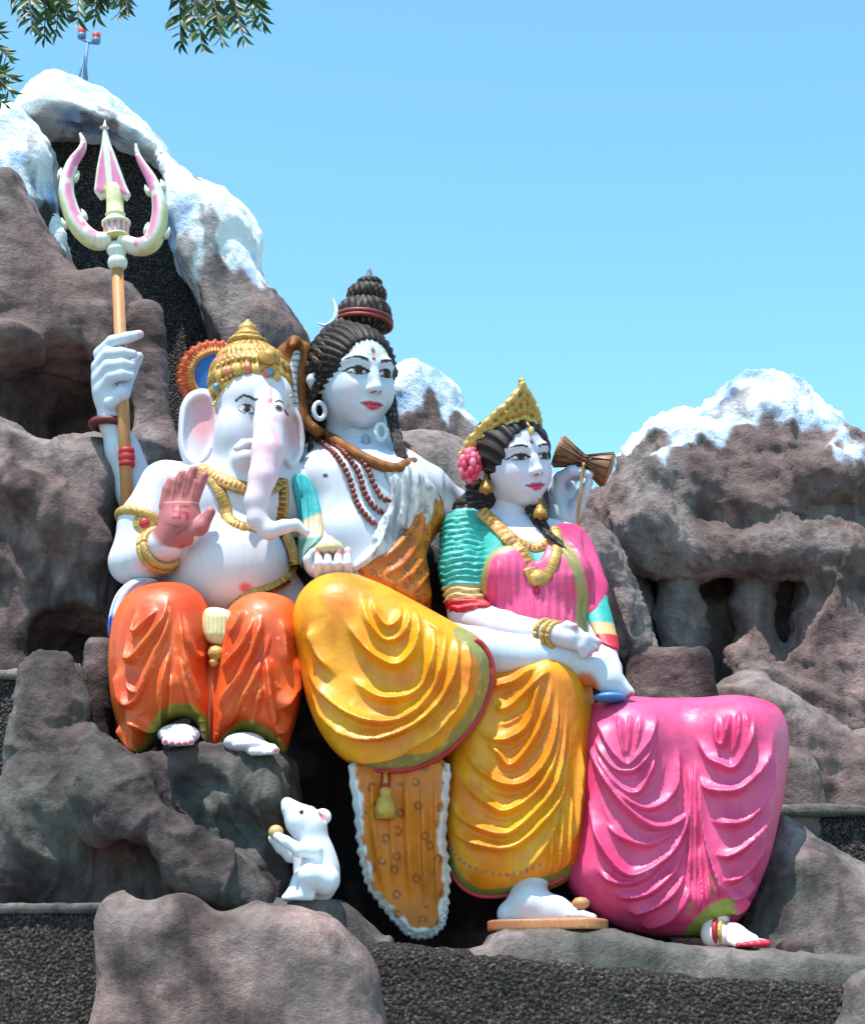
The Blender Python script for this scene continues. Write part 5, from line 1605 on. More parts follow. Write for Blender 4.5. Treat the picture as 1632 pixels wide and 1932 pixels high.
# head
g3.e((480, 766, -0.06), (70, 76, 72), 16)
g3.e((490, 748, -0.16), (58, 46, 48), 30)
g3.e((447, 815, -0.17), (38, 42, 48), 24)
g3.e((524, 826, -0.20), (26, 34, 40), 24)
g3.ch([(508, 758, -.32), (510, 800, -.42), (506, 850, -.50), (496, 900, -.54), (484, 945, -.55), (486, 980, -.55), (508, 1002, -.55), (536, 994, -.55), (558, 990, -.54), (578, 1004, -.53)], [26, 31, 30, 26, 22, 19, 16, 13, 10, 8], 8)
g3.e((462, 866, -.28), (24, 22, 22), 12)
for i in range(10):                             # faint rings on the trunk
    y = 862 + i * 13
    g3.c((465 - .0 * i, y, -.72), (525, y + 2, -.72), 2.2, 2.2, 2.5, 's')
g3.ch([(474, 838, -.40), (460, 838, -.47), (447, 846, -.53)], [11, 10, 7], 3)
# ears: cupped, with a thick rim
EARL = [(336, 800), (340, 765), (356, 742), (382, 735), (402, 744), (413, 772), (412, 822), (398, 866), (372, 884), (348, 872), (336, 840)]
g3.pil(EARL, -.06, .06, 16, .006, .06, 2.2, (-0.30, 0))
g3.pil([(346, 800), (352, 768), (366, 752), (384, 748), (398, 758), (405, 790), (402, 826), (390, 856), (370, 870), (354, 858), (346, 834)], -.13, .07, 12, .02, .06, 2, (-0.30, 0), 's')
g3.pil([(536, 775), (552, 764), (568, 784), (575, 828), (565, 868), (549, 886), (536, 866), (530, 820)], -.10, .05, 12, .006, .06, 2.2, (0.35, 0))
g3.pil([(541, 790), (553, 778), (564, 796), (568, 828), (560, 856), (549, 868), (540, 850)], -.16, .06, 8, .02, .05, 2, (0.35, 0), 's')
gV, gF = g3.mesh(1)
gN = normals(gV, gF)
gc = np.tile(np.asarray(SK_G), (len(gV), 1))
def area(px, py, Y, rx, ry, soft=.4, ymax=None):
    p, q = P(px, py, Y), S(py, Y)
    d = np.hypot((gV[:, 0] - p[0]) / (rx * q), (gV[:, 2] - p[2]) / (ry * q))
    t = sstep(1 + soft, 1 - soft, d)
    return t * (gV[:, 1] < ymax) if ymax is not None else t
gpx, gpy = proj(gV)
EARP = lin(226, 150, 158)
gc = mixc(gc, EARP, .95 * area(386, 796, -.05, 24, 44, .6, .1) * (gN[:, 1] < -.1) * (gV[:, 0] < P(414, 800, -.05)[0]))
gc = mixc(gc, lin(206, 140, 140), .8 * area(555, 815, -.1, 14, 36, .5, .1) * (gV[:, 0] > P(538, 800, -.1)[0]))
gc = mixc(gc, lin(232, 140, 170), .95 * area(510, 845, -.5, 20, 66, .5, -.3) * sstep(-.4, .2, fbm(gV, .09, 61, 3)))
gc = mixc(gc, lin(236, 190, 205), .7 * area(500, 890, -.5, 30, 90, .6, -.3))
gc = mixc(gc, lin(226, 130, 160), area(511, 765, -.35, 5, 42, .3, -.2))
gc = mixc(gc, lin(186, 40, 80), area(511, 766, -.35, 6, 7, .3, -.2))
gc = mixc(gc, lin(214, 110, 116), area(463, 1106, -.4, 12, 9, .5, -.2))
# eyes and brows, drawn where the surface carries them
def eye(px, py, w, hgt, tilt, Y=-.3):
    global gc
    p, q = P(px, py, Y), S(py, Y)
    X, Z = (gV[:, 0] - p[0]) / q, (gV[:, 2] - p[2]) / q
    X, Z = X * math.cos(tilt) - Z * math.sin(tilt), X * math.sin(tilt) + Z * math.cos(tilt)
    fr = gV[:, 1] < -.12
    al = np.abs(Z) / hgt + (np.abs(X) / w) ** 2
    gc[(al < 1.25) & fr] = lin(60, 40, 52)
    gc[(al < .95) & (Z < hgt * .6) & fr] = lin(232, 226, 234)
    gc[(np.hypot(X - 1, Z) < hgt * .8) & fr] = lin(88, 48, 52)
    gc[(np.hypot(X - 1, Z) < hgt * .38) & fr] = lin(16, 10, 12)
eye(466, 773, 16, 8, .22)
eye(529, 787, 9, 8, .1)
gc = np.array(gc)
gc = paint_near(gc, gV, [(446, 757), (458, 750), (472, 752), (488, 762)], -.3, 2.6, lin(24, 18, 24), gN)
gc = paint_near(gc, gV, [(524, 772), (532, 766), (540, 768)], -.3, 2.2, lin(24, 18, 24), gN)
# reddened palm with a painted mark
palm = area(346, 955, -.48, 70, 92, .10, -.40) * (gN[:, 1] < -.15) * (gV[:, 2] > P(340, 1034, -.48)[2]) * (gV[:, 0] < P(408, 960, -.48)[0]) * ~((gpx > 366) & (gpy > 1012))
gc = mixc(gc, lin(178, 96, 96), palm)
def stroke(a, bb, w=2.6, col=lin(170, 30, 52)):
    global gc
    t = np.zeros(len(gV))
    d, _, _ = curvedist(XZ([a, bb], -.5), gV[:, 0], gV[:, 2])
    gc = mixc(gc, col, sstep(w * 1.3, w * .7, d / S(970, -.5)) * (gV[:, 1] < -.42))
for a, bb in (((343, 957), (342, 983)), ((329, 969), (356, 971)), ((343, 957), (356, 958)), ((356, 971), (355, 984)), ((342, 983), (329, 982)), ((329, 969), (330, 957))):
    stroke(a, bb)
for a, bb in (((328, 944), (335, 904)), ((346, 940), (356, 892)), ((364, 944), (376, 896))):
    stroke(a, bb, 1.6, lin(128, 54, 58))
for a, bb in (((312, 990), (340, 1000)), ((330, 1015), (372, 985))):
    stroke(a, bb, 1.2, lin(150, 72, 74))
for a, bb in (((310, 948), (384, 950)),):
    stroke(a, bb, 1.2, lin(220, 150, 150))
for x in (604, 621, 638, 655):
    gc = dab(gc, gV, P(x, 1044, -.585), .03, lin(190, 60, 80))
obj('body', (gV, gF), M_skin, gs, gc)
# the sweet in the hand is a thing of its own
sw = []
swp = P(622, 1034, -.53)
sw.append((*lathe(swp + np.array([0, 0, -.05]), (0, 0, 1), [(0, .04), (.02, .085), (.05, .09), (.08, .07), (.105, .03), (.125, .008)], 18), lin(226, 206, 160)))
V, F, C = joinc(sw)
tag(obj('sweet_dumpling', (V, F), M_matte, None, C), 'cream pointed sweet held in the fingers of the elephant-headed statue', 'sweet')
# ---- crown with halo disc
cr3 = Fig.span(370, 590, 580, 800, -.55, .45, 0.0075)
cr3.e((472, 722, -.05), (80, 76, 80))
cr3.e((482, 812, -.20), (82, 90, 90), 6, 's')
cr3.D = np.maximum(cr3.D, (P(470, 772, -.2)[2] - cr3.ax[2])[None, None, :])
cr3.e((470, 664, -.03), (50, 48, 13), 6)
cr3.e((467, 645, -.03), (36, 36, 10), 4)
cr3.e((508, 690, -.27), (20, 16, 28), 10)
V, F = cr3.mesh(1)
q = (V - P(472, 722, -.05))
th = np.arctan2(q[:, 0], -q[:, 1])
zz = q[:, 2] / .25
band = np.cos(zz * 17)
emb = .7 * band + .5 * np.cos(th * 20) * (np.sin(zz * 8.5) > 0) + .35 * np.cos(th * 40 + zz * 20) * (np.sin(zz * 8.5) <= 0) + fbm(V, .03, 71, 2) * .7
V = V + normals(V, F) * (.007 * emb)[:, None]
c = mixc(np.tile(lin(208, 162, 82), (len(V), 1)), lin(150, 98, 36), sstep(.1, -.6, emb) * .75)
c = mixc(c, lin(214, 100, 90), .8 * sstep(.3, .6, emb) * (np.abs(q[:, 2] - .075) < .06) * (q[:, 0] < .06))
brd = (curvedist(spline(XZ([(402, 768), (420, 745), (448, 722), (478, 714), (508, 722), (530, 742), (545, 768)], -.25), 6), V[:, 0], V[:, 2])[0] < 8 * S(740, -.2))
c = mixc(c, lin(222, 182, 104), .8 * brd)
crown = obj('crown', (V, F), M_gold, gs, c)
obj('crown_finial', lathe(P(467, 640, -.03), (0, 0, 1), [(0, .085), (.02, .095), (.04, .075), (.05, .055), (.065, .062), (.09, .055), (.11, .03), (.125, .02), (.14, .006)], 20), M_gold, crown, lin(214, 160, 86))
for (x, y) in ((509, 702), (409, 730)):
    obj('gem', ball(cr3.on(x, y, 0, -.2), .026, 10), M_cloth, crown, lin(90, 150, 190))
bm_ = new_mesh('crown_bead', *ball((0, 0, 0), .0135, 8), lin(226, 188, 112))
bm_.materials.append(M_gold)
for row in ([(404, 764), (412, 752), (428, 736), (448, 724), (470, 718), (494, 720), (514, 730), (530, 746), (543, 766)], [(400, 742), (414, 724), (436, 708), (462, 700), (488, 702), (512, 712), (532, 728), (548, 748)], [(412, 690), (440, 678), (470, 674), (500, 680), (526, 694)]):
    pth = onpath(cr3, row, .004, -.2, 3)
    for p in pth:
        o = link('crown_bead', bm_, None, crown)
        o.location = tuple(np.array(o.location) + p)
fr_ = obj('crown_plume', lathe(cr3.on(507, 676, -.02, -.2), (.25, -.75, .6), [(0, .075), (.02, .07), (.035, .045), (.05, .04), (.06, .012)], 16), M_gold, crown, lin(206, 150, 74))
for i in range(7):                              # leaf-shaped crests standing round the dome
    x_ = 414 + 18 * i
    p = cr3.on(x_, 712 - 14 * math.sin(math.pi * i / 6), .0, -.2)
    obj('crown_leaf', tube([p + np.array([0, 0, -.03]), p + np.array([0, -.012, .0]), p + np.array([0, -.010, .035]), p + np.array([0, .0, .06])], [.012, .03, .022, .003], 8, .5, np.array([0, -1.0, 0])), M_gold, crown, lin(214, 122, 92) if i % 2 else lin(218, 172, 92))
hn, hm = 168, 16
hc0, q = P(410, 714, .22), S(714, .22)
V, F, C = [], [], []
ax_u, ax_w = np.array([.96, .28, 0]), np.array([0, 0, 1.0])
nrm = np.cross(ax_u, ax_w)
nrm = nrm if nrm[1] < 0 else -nrm
for side in (0, 1):
    for i in range(hm + 1):
        r = i / hm
        for j in range(hn):
            a = 2 * math.pi * j / hn
            tooth = (abs(((j / hn * 30) % 1) - .5) * 2)
            rr = r * (1 + (.09 * tooth - .045) * (r > .8))
            off = .035 * (1 - side) + .016 * math.cos(a * 60) * (.68 < r < .98) * (1 - side) + (.02 if .58 < r < .7 and side == 0 else 0)
            V.append(hc0 + rr * 76 * q * (math.cos(a) * ax_u + math.sin(a) * ax_w) + nrm * (off if r < .99 else off * .5))
            C.append(lin(214, 92, 48) if r > .80 else (lin(210, 140, 66) if r > .62 else lin(30, 104, 186)))
for side in (0, 1):
    o = side * (hm + 1) * hn
    for i in range(hm):
        for j in range(hn):
            f = (o + i * hn + j, o + i * hn + (j + 1) % hn, o + (i + 1) * hn + (j + 1) % hn, o + (i + 1) * hn + j)
            F.append(f if side else f[::-1])
for j in range(hn):
    a, b_ = hm * hn + j, hm * hn + (j + 1) % hn
    o = (hm + 1) * hn
    F.append((a, b_, b_ + o, a + o))
obj('halo_disc', (np.array(V), F), M_matte, gs, np.array(C))
# ---- jewellery
ornament('necklace', g3b, [(372, 880), (390, 890), (412, 902), (440, 914), (470, 922), (505, 922), (540, 905)], .042, gs, .008, 0, gem=lin(150, 60, 40))
ornament('necklace', g3b, [(392, 893), (412, 920), (424, 950), (430, 976), (446, 990), (475, 996), (505, 994)], .034, gs, .008, 0)
ornament('necklace', g3b, [(530, 902), (533, 935), (530, 968), (524, 996)], .042, gs, .008, 0, gem=lin(150, 60, 40))
ornament('belly_chain', g3b, [(428, 1152), (448, 1132), (475, 1116), (510, 1104), (542, 1084), (556, 1056), (548, 1026), (540, 1008)], .030, gs, .008, -.2)
ornament('waist_band', g3b, [(436, 1148), (470, 1130), (520, 1112), (548, 1096)], .016, gs, .03, -.2, 9, M_matte, lin(150, 70, 40))
aq = S(985, 0)
for (x, y, Y, r, d) in ((272, 988, -.02, 49, unit(P(250, 1058, -.06) - P(310, 918, .04))), (306, 1034, -.375, 38, unit(P(312, 1026, -.40) - P(282, 1052, -.24))), (300, 1040, -.34, 40, unit(P(312, 1026, -.40) - P(282, 1052, -.24)))):
    u = unit(np.cross(d, [0.1, 0, 1.0]))
    w_ = np.cross(d, u)
    ring = [P(x, y, Y) + r * S(y, Y) * (math.cos(t) * u + math.sin(t) * w_) for t in np.linspace(0, 2 * math.pi, 40)]
    big = r > 45
    o = obj('armlet' if big else 'bangle', tube(ring, .032 if big else .024, 10), M_orn, gs)
    if big:
        obj('armlet_gem', ball(P(273, 987, -.20), (.035, .02, .035), 10), M_matte, o, RED)
        obj('armlet_plate', lathe(P(273, 987, -.17), (0, -1, 0), [(-.02, .075), (.015, .07), (.025, .03)], 16), M_orn, o)
d = unit(P(618, 1076, -.44) - P(606, 1060, -.30))
# ---- shawl on the far shoulder
sh = g3b.shell([(553, 905), (572, 896), (590, 915), (604, 955), (612, 1010), (604, 1040), (585, 1062), (572, 1085), (562, 1062), (566, 1020), (560, 960)], -.1, .022, .012, .2)
V, F = sh.mesh(1)
V, dsp = folds(V, F, [([(562, 905), (572, 960), (574, 1040)], 1, 5), ([(572, 900), (586, 960), (588, 1040)], 1, 5), ([(582, 905), (598, 960), (602, 1020)], 1, 5)], -.1, .02, 5, .1)
c = flat_cols(V, lin(56, 176, 182), 44, .06, lin(40, 150, 160))
zq = (P(580, 985, -.1)[2] - V[:, 2]) / S(985, -.1)
c = mixc(c, lin(206, 176, 134), sstep(-4, 4, zq + .5 * (V[:, 0] - P(580, 985, -.1)[0]) / S(985, -.1)) * sstep(48, 40, zq))
c = mixc(c, lin(110, 150, 140), sstep(44, 50, zq))
obj('shawl', (V, F), M_cloth, gs, c)
# ---- orange dhoti: two knees
OR, OR2 = lin(230, 98, 42), lin(220, 72, 24)
def lobe(outline, fold_list, hemc, hemr, seed, tilt, ky, kx, Tf):
    v = Fig.span(min(p[0] for p in outline) - 20, min(p[1] for p in outline) - 20, max(p[0] for p in outline) + 20, max(p[1] for p in outline) + 20, -1.0, 0.3, 0.0085)
    v.pil(outline, -0.42, Tf, 80, 0, 0.4, 2.3, tilt)
    v.c((kx, ky, -.55), (kx, ky + 120, -.58), 50, 42, 50)
    V, F = v.mesh(1)
    V, dsp = folds(V, F, between(fold_list[:5], .25) + fold_list[5:], -.64, .06, 7.5, .4)
    c = flat_cols(V, OR, seed, .05, OR2)
    c = paint_near(c, V, hemc, -.6, 17, lin(150, 146, 62))
    c = paint_near(c, V, hemr, -.6, 6, lin(222, 190, 140))
    for i in range(10):
        a, bb = random.choice(outline), (kx, ky + 80)
        t = random.uniform(.2, .8)
        p = P(a[0] * (1 - t) + bb[0] * t, a[1] * (1 - t) + bb[1] * t, -.68)
        c = mixc(c, lin(240, 160, 116), .7 * sstep(.011, .006, np.hypot(V[:, 0] - p[0], V[:, 2] - p[2])))
    return V, F, c
gd = link('dhoti', None, None, gs)
VFc = lobe([(208, 1290), (206, 1230), (214, 1170), (238, 1126), (276, 1104), (325, 1099), (362, 1108), (388, 1136), (398, 1200), (399, 1300), (398, 1400), (386, 1402), (372, 1366), (345, 1352), (318, 1362), (298, 1390), (280, 1416), (262, 1434), (244, 1424), (228, 1380), (214, 1335)],
    [([(257, 1140), (255, 1190), (258, 1199), (266, 1194), (288, 1171), (309, 1150)], 1, 6), ([(236, 1195), (240, 1240), (250, 1250), (260, 1245), (288, 1212), (314, 1173), (322, 1127)], 1.2), ([(234, 1240), (245, 1297), (260, 1312), (270, 1305), (288, 1266), (316, 1204), (328, 1150)], 1.1), ([(228, 1285), (236, 1326), (255, 1332), (278, 1297), (301, 1250), (324, 1204)], 1.1),
     ([(225, 1330), (247, 1366), (273, 1377), (293, 1361), (309, 1317), (319, 1266), (330, 1220)], 1.2), ([(220, 1355), (239, 1400), (262, 1422)], 1, 6), ([(345, 1150), (345, 1214), (355, 1271), (370, 1312), (388, 1340)], 1), ([(352, 1150), (358, 1215), (374, 1240), (388, 1225)], .9), ([(342, 1230), (352, 1300), (378, 1360)], .9), ([(216, 1260), (224, 1310), (240, 1345)], .8), ([(330, 1270), (322, 1330), (300, 1375)], .8)],
    [(268, 1428), (290, 1398), (316, 1360), (345, 1347), (372, 1358), (390, 1392)], [(276, 1430), (298, 1400), (320, 1370), (345, 1360), (368, 1372), (384, 1402)], 51, (0, .06), 1175, 315, .30)
obj('knee_drape', VFc[:2], M_cloth, gd, VFc[2])
VFc = lobe([(402, 1300), (408, 1220), (420, 1170), (445, 1138), (480, 1121), (522, 1122), (556, 1138), (573, 1178), (576, 1245), (566, 1320), (550, 1385), (536, 1424), (520, 1412), (490, 1392), (462, 1382), (440, 1394), (424, 1414), (402, 1416), (398, 1370)],
    [([(412, 1255), (432, 1258), (453, 1235), (473, 1204), (482, 1165)], 1.1), ([(408, 1340), (432, 1317), (463, 1279), (490, 1210), (498, 1160)], 1.1), ([(432, 1205), (450, 1180), (460, 1150)], .8), ([(522, 1350), (545, 1320), (566, 1279), (572, 1227)], 1.1), ([(505, 1240), (508, 1290), (514, 1340), (524, 1384)], 1), ([(425, 1380), (453, 1338), (484, 1292), (500, 1240)], 1), ([(535, 1165), (538, 1220), (542, 1260)], .7), ([(470, 1380), (488, 1340), (500, 1290)], .8), ([(520, 1390), (540, 1370), (554, 1340)], .8)],
    [(420, 1418), (438, 1392), (462, 1378), (492, 1388), (520, 1410)], [(430, 1420), (445, 1402), (462, 1392), (488, 1402), (510, 1416)], 55, (0, .06), 1190, 495, .30)
obj('knee_drape', VFc[:2], M_cloth, gd, VFc[2])
# sash between the knees
sa_ = Fig.span(370, 1130, 450, 1430, -.95, -.2, .008)
sa_.pil([(388, 1150), (440, 1158), (436, 1216), (388, 1206)], -.54, .05, 14, 0, .12, 2.5)
V, F = sa_.mesh(1)
V, dsp = folds(V, F, [([(x0, 1152), (x0 - 1, 1212)], 1, 3) for x0 in (394, 402, 410, 418, 426, 433)], -.56, .02, 3, 0)
sash = obj('sash', (V, F), M_cloth, gs, flat_cols(V, lin(226, 210, 158), 4, .05))
obj('sash_knot', join(ball(P(408, 1232, -.57), (.05, .04, .045), 12), ball(P(404, 1250, -.57), (.03, .03, .03), 10)), M_orn, sash)
s3 = Fig.span(370, 1200, 450, 1440, -.95, -.2, .008)
s3.pil([(388, 1180), (425, 1180), (420, 1300), (434, 1402), (420, 1416), (388, 1408), (390, 1300)], -.42, .06, 14, 0, .15, 2.5)
V, F = s3.mesh(1)
V, dsp = folds(V, F, [([(396, 1220), (395, 1320), (396, 1405)], 1, 3.5), ([(405, 1220), (405, 1320), (408, 1410)], 1, 3.5), ([(414, 1220), (413, 1320), (420, 1410)], 1, 3.5)], -.48, .025, 4, 0)
obj('sash_tail', (V, F), M_cloth, sash, flat_cols(V, lin(216, 88, 44), 5, .05, lin(222, 130, 84)))
# white and blue cloth end behind the knee
wc = Fig.span(185, 1075, 300, 1225, -.7, .1, .008)
wc.pil([(206, 1202), (208, 1160), (222, 1122), (248, 1098), (280, 1092), (300, 1100), (262, 1122), (240, 1160), (232, 1200)], -.22, .10, 16, 0, .1, 2.2)
V, F = wc.mesh(1)
xq = polydist(spline(XZ([(206, 1202), (208, 1160), (222, 1122), (248, 1098), (280, 1092), (300, 1100), (262, 1122), (240, 1160), (232, 1200)], -.22), 5, True), V[:, 0], V[:, 2])
c = flat_cols(V, lin(222, 224, 236), 5, .03)
c = mixc(c, lin(70, 96, 180), sstep(P(220, 1162, -.22)[2], P(220, 1175, -.22)[2], V[:, 2]) + .6 * (np.sin(xq * 160) > .5) * (V[:, 1] < -.2))
obj('cloth_end', (V, F), M_cloth, gs, np.clip(c, 0, 1))
# feet
for k, (cx, cy, toes) in enumerate(((338, 1386, [(312, 1400), (325, 1403), (338, 1404), (350, 1403), (361, 1400)]), (462, 1402, [(522, 1416), (512, 1420), (501, 1422), (490, 1423), (479, 1423)]))):
    f3 = Fig.span(cx - 70, 1330, cx + 90, 1450, -1.1, -.3, .007)
    f3.e((cx, cy, -.62), (40, 40, 20), 8)
    f3.e((cx + (0 if k == 0 else 14), cy + 6, -.72), (34 if k == 0 else 36, 34, 13), 10)
    for i, (x, y) in enumerate(toes):
        f3.ch([(x + (cx - x) * .35, y - 7, -.76), (x + (cx - x) * .12, y - 5, -.82), (x, y, -.87 + (.0 if k == 0 else .02 * i))], [8.5, 8 - .3 * abs(i - 1), 6.5], 2)
    f3.cut_below(P(400, 1426 if k else 1410, -.8)[2])
    V, F = f3.mesh(1)
    c = flat_cols(V, lin(214, 206, 220), 3, .02)
    for x, y in toes:
        c = dab(c, V, P(x, y - 2, -.89), .022, lin(196, 90, 110), .4)
    obj('foot', (V, F), M_skin, gs, c)
# ================================================================== MOUSE
ms = thing('mouse_statue', 'small white mouse statue sitting up and nibbling a sweet on the rock shelf', 'statue', P(590, 1698, -0.85))
m3 = Fig.span(490, 1480, 680, 1720, -1.25, -.5, .007)
m3.e((598, 1648, -.84), (44, 42, 58))
m3.e((590, 1600, -.85), (34, 34, 42), 22)
m3.ch([(585, 1560, -.86), (565, 1545, -.87), (546, 1522, -.88), (541, 1514, -.88)], [32, 26, 13, 8], 14)
m3.e((578, 1555, -.86), (30, 26, 30), 14)
m3.e((609, 1541, -.84), (17, 7, 16), 3)
m3.e((610, 1541, -.89), (11, 7, 11), 3, 's')
m3.e((585, 1532, -.80), (13, 6, 12), 4)
m3.ch([(592, 1606, -.96), (565, 1604, -1.0), (540, 1588, -1.0), (524, 1578, -.98)], [16, 13, 10, 9], 6)
m3.ch([(575, 1615, -.80), (548, 1615, -.82), (530, 1600, -.86), (515, 1582, -.90)], [14, 12, 10, 9], 6)
m3.ch([(612, 1660, -.98), (584, 1652, -1.04), (578, 1676, -1.03)], [30, 20, 14], 10)
m3.ch([(584, 1690, -1.02), (558, 1692, -1.04), (540, 1694, -1.05)], [11, 10, 7], 6)
m3.ch([(566, 1660, -.92), (550, 1688, -.95), (538, 1694, -.97)], [16, 10, 7], 8)
m3.cut_below(P(590, 1701, -.95)[2])
V, F = m3.mesh(1)
c = flat_cols(V, lin(222, 224, 234), 6, .03)
c = dab(c, V, P(610, 1541, -.89), .045, lin(222, 140, 150))
c = dab(c, V, P(541, 1514, -.9), .02, lin(200, 150, 160))
obj('body', (V, F), M_skin, ms, c)
obj('eye', ball(m3.on(569, 1532, .0, -.9), .013, 8), M_cloth, ms, lin(60, 50, 60))
obj('tail', tube(spline([P(606, 1690, -.66), P(622, 1692, -.58), P(612, 1690, -.48)], 6), np.linspace(.02, .005, 13), 8), M_skin, ms, lin(220, 210, 220))
tag(obj('sweet_ball', ball(P(521, 1570, -.95), (.042, .042, .040), 14), M_matte, None, lin(206, 166, 110)), 'small round tan sweet held in the mouse\'s paws', 'sweet')

# ================================================================== TRIDENT
CREAM, TPINK, TYEL = lin(226, 222, 206), lin(222, 130, 172), lin(224, 214, 120)
TY = .30
tr = thing('trident', 'tall pink and cream painted trident on an orange-brown pole', 'trident', P(245, 1050, TY))
def tp(x, y, Y=TY):
    return P(x, y, Y)
up = unit(tp(222, 505) - tp(243, 1010))
obj('shaft', tube([tp(246, 1080), tp(222, 500)], [.042, .040], 16), M_matte, tr, lin(190, 128, 78))
obj('red_band', lathe(tp(240, 868), up, [(-.05, .04), (-.045, .052), (-.02, .054), (-.012, .047), (.0, .054), (.03, .056), (.04, .047), (.05, .054), (.075, .052), (.08, .04)], 18), M_matte, tr, lin(176, 26, 36))
q = S(480, TY)
obj('collar', lathe(tp(223, 508), up, [(0, .045), (.02, .062), (.05, .068), (.075, .062), (.09, .05), (.11, .058), (.13, .07), (.15, .07), (.17, .056), (.19, .05)], 22), M_matte, tr, lin(216, 220, 208))
V, F = lathe(tp(221, 452), up, [(0, .06), (.015, .088), (.03, .088), (.035, .08), (.07, .088), (.105, .088), (.11, .098), (.13, .098), (.15, .07)], 48)
k = np.arange(len(V)) % 48
rg = np.arange(len(V)) // 48
c0 = tp(221, 452)
V = V + (V - (c0 + ((V - c0) @ up)[:, None] * up)) * (np.where((k % 4 < 2) & (rg > 2) & (rg < 6), .0, -.10) * ((rg > 2) & (rg < 6)))[:, None]
c = np.tile(np.array(lin(222, 214, 196)), (len(V), 1))
c[(rg > 2) & (rg < 6) & (k % 4 < 2)] = lin(206, 132, 150)
c[(rg <= 1)] = lin(214, 200, 110)
obj('collar_ring', (V, F), M_matte, tr, c)
obj('socket', lathe(tp(219, 420), up, [(-.02, .075), (.02, .08), (.03, .066), (.05, .062), (.06, .07), (.07, .06), (.15, .058), (.24, .065), (.28, .05)], 22), M_matte, tr, lin(224, 220, 170))
def prong(pts, name='side_prong'):
    s = spline(np.array([(*tp(x, y), r * S(y, TY)) for x, y, r in pts]), 8)
    V, F = tube(s[:, :3], s[:, 3], 14, .8)
    k = np.repeat(np.arange(len(s)), 14)
    th = np.tile(np.arange(14), len(s)) / 14 * 2 * math.pi
    c = np.tile(np.array(CREAM), (len(V), 1))
    ctr = np.repeat(s[:, :3], 14, 0)
    rel = V - ctr
    side = (rel[:, 0] * np.sign(tp(215, 380)[0] - ctr[:, 0]) + rel[:, 2] * .6) / np.repeat(s[:, 3], 14)
    inner = (side > -.12) & (side < .58) & (np.sin(k * .30 + 1.0) > -.93) & (k > 6) & (k < 58)
    c[inner] = TPINK
    c = mixc(c, lin(206, 200, 130), .8 * (side < -.45) * (k < 30))
    c = c * (1 + .10 * fbm(V, .05, 81, 3))[:, None]
    return V, F, c, s
for pts in ([(212, 452, 18), (180, 454, 22), (152, 432, 22), (134, 396, 20), (126, 355, 18), (136, 312, 14), (154, 284, 10), (158, 268, 7), (152, 252, 3)],
            [(226, 455, 18), (262, 466, 21), (288, 455, 22), (301, 416, 20), (300, 376, 17), (286, 338, 13), (268, 308, 9), (260, 290, 6), (257, 272, 3)]):
    V, F, c, s = prong(pts)
    pr = obj('side_prong', (V, F), M_matte, tr, c)
    for i in (20, 36):                          # little leaf-shaped spurs
        for sg in (-1, 1):
            p = s[i, :3]
            t = unit(s[i + 1, :3] - s[i - 1, :3])
            nn = np.cross(t, [0, 1.0, 0]) * sg
            a = p + nn * s[i, 3] * .8
            obj('spur', tube([a - t * .03, a + nn * .008, a + nn * .016 + t * .03, a + nn * .012 + t * .055], [.024, .024, .014, .004], 8), M_matte, pr, lin(214, 214, 196))
bl3 = Fig.span(160, 215, 270, 440, TY - .2, TY + .2, .006)
bl3.pillow(XZ([(198, 238), (206, 262), (218, 292), (232, 330), (240, 352), (248, 368), (240, 380), (226, 372), (222, 400), (206, 400), (204, 372), (190, 378), (178, 362), (180, 345), (183, 320), (190, 285), (195, 258)], TY), TY, .045, .05, 0, .045, 2)
bl3.c((199, 250, TY), (214, 392, TY), 4, 9, 6)
V, F = bl3.mesh(1)
d, _, _ = curvedist(XZ([(199, 240), (214, 400)], TY), V[:, 0], V[:, 2])
c = np.tile(np.array(TPINK), (len(V), 1))
c = mixc(c, CREAM, sstep(7, 4, d / q))
po = XZ([(198, 238), (206, 262), (218, 292), (232, 330), (240, 352), (248, 368), (240, 380), (226, 372), (222, 400), (206, 400), (204, 372), (190, 378), (178, 362), (180, 345), (183, 320), (190, 285), (195, 258)], TY)
c = mixc(c, CREAM, sstep(-.026, -.014, polydist(po, V[:, 0], V[:, 2])))
c = mixc(c, TYEL, sstep(P(210, 345, TY)[2], P(210, 365, TY)[2], V[:, 2]) * sstep(14, 9, d / q))
bd = obj('blade', (V, F), M_matte, tr, c)
obj('blade_tip', lathe(tp(198, 244), (0, 0, 1), [(0, .014), (.012, .034), (.022, .016), (.04, .01), (.075, .002)], 10), M_matte, bd, lin(226, 220, 200))

# ================================================================== HOURGLASS DRUM
a, bq, w0 = P(1054, 851, .24), P(1150, 887, .24), P(1100, 869, .24)
dr = thing('hourglass_drum', 'brown wooden hourglass hand drum beside the tiara', 'drum', w0)
ax3 = unit(bq - a)
L = np.linalg.norm(bq - a) / 2
q = S(870, .24)
obj('drum_shell', lathe(w0, ax3, [(-L, 30 * q), (-L * .92, 31 * q), (-L * .5, 22 * q), (-L * .12, 10 * q), (L * .12, 10 * q), (L * .5, 23 * q), (L * .92, 34 * q), (L, 33 * q)], 28), paint_mat('drum_wood', .45, .35, .25, 30, 0, lin(132, 84, 46)), dr)
for sg, rr in ((-1, 29), (1, 32)):
    obj('drum_skin', lathe(w0 + ax3 * sg * L, ax3 * sg, [(-.005, rr * q), (.012, rr * q * .98), (.016, rr * q * .4)], 28), M_matte, dr, lin(150, 120, 84))
obj('waist_cord', lathe(w0, ax3, [(-.035, .034), (-.03, .044), (-.01, .046), (.0, .04), (.01, .046), (.03, .044), (.035, .034)], 16), M_matte, dr, lin(96, 40, 30))
u = unit(np.cross(ax3, [0, 1.0, 0]))
w_ = np.cross(ax3, u)
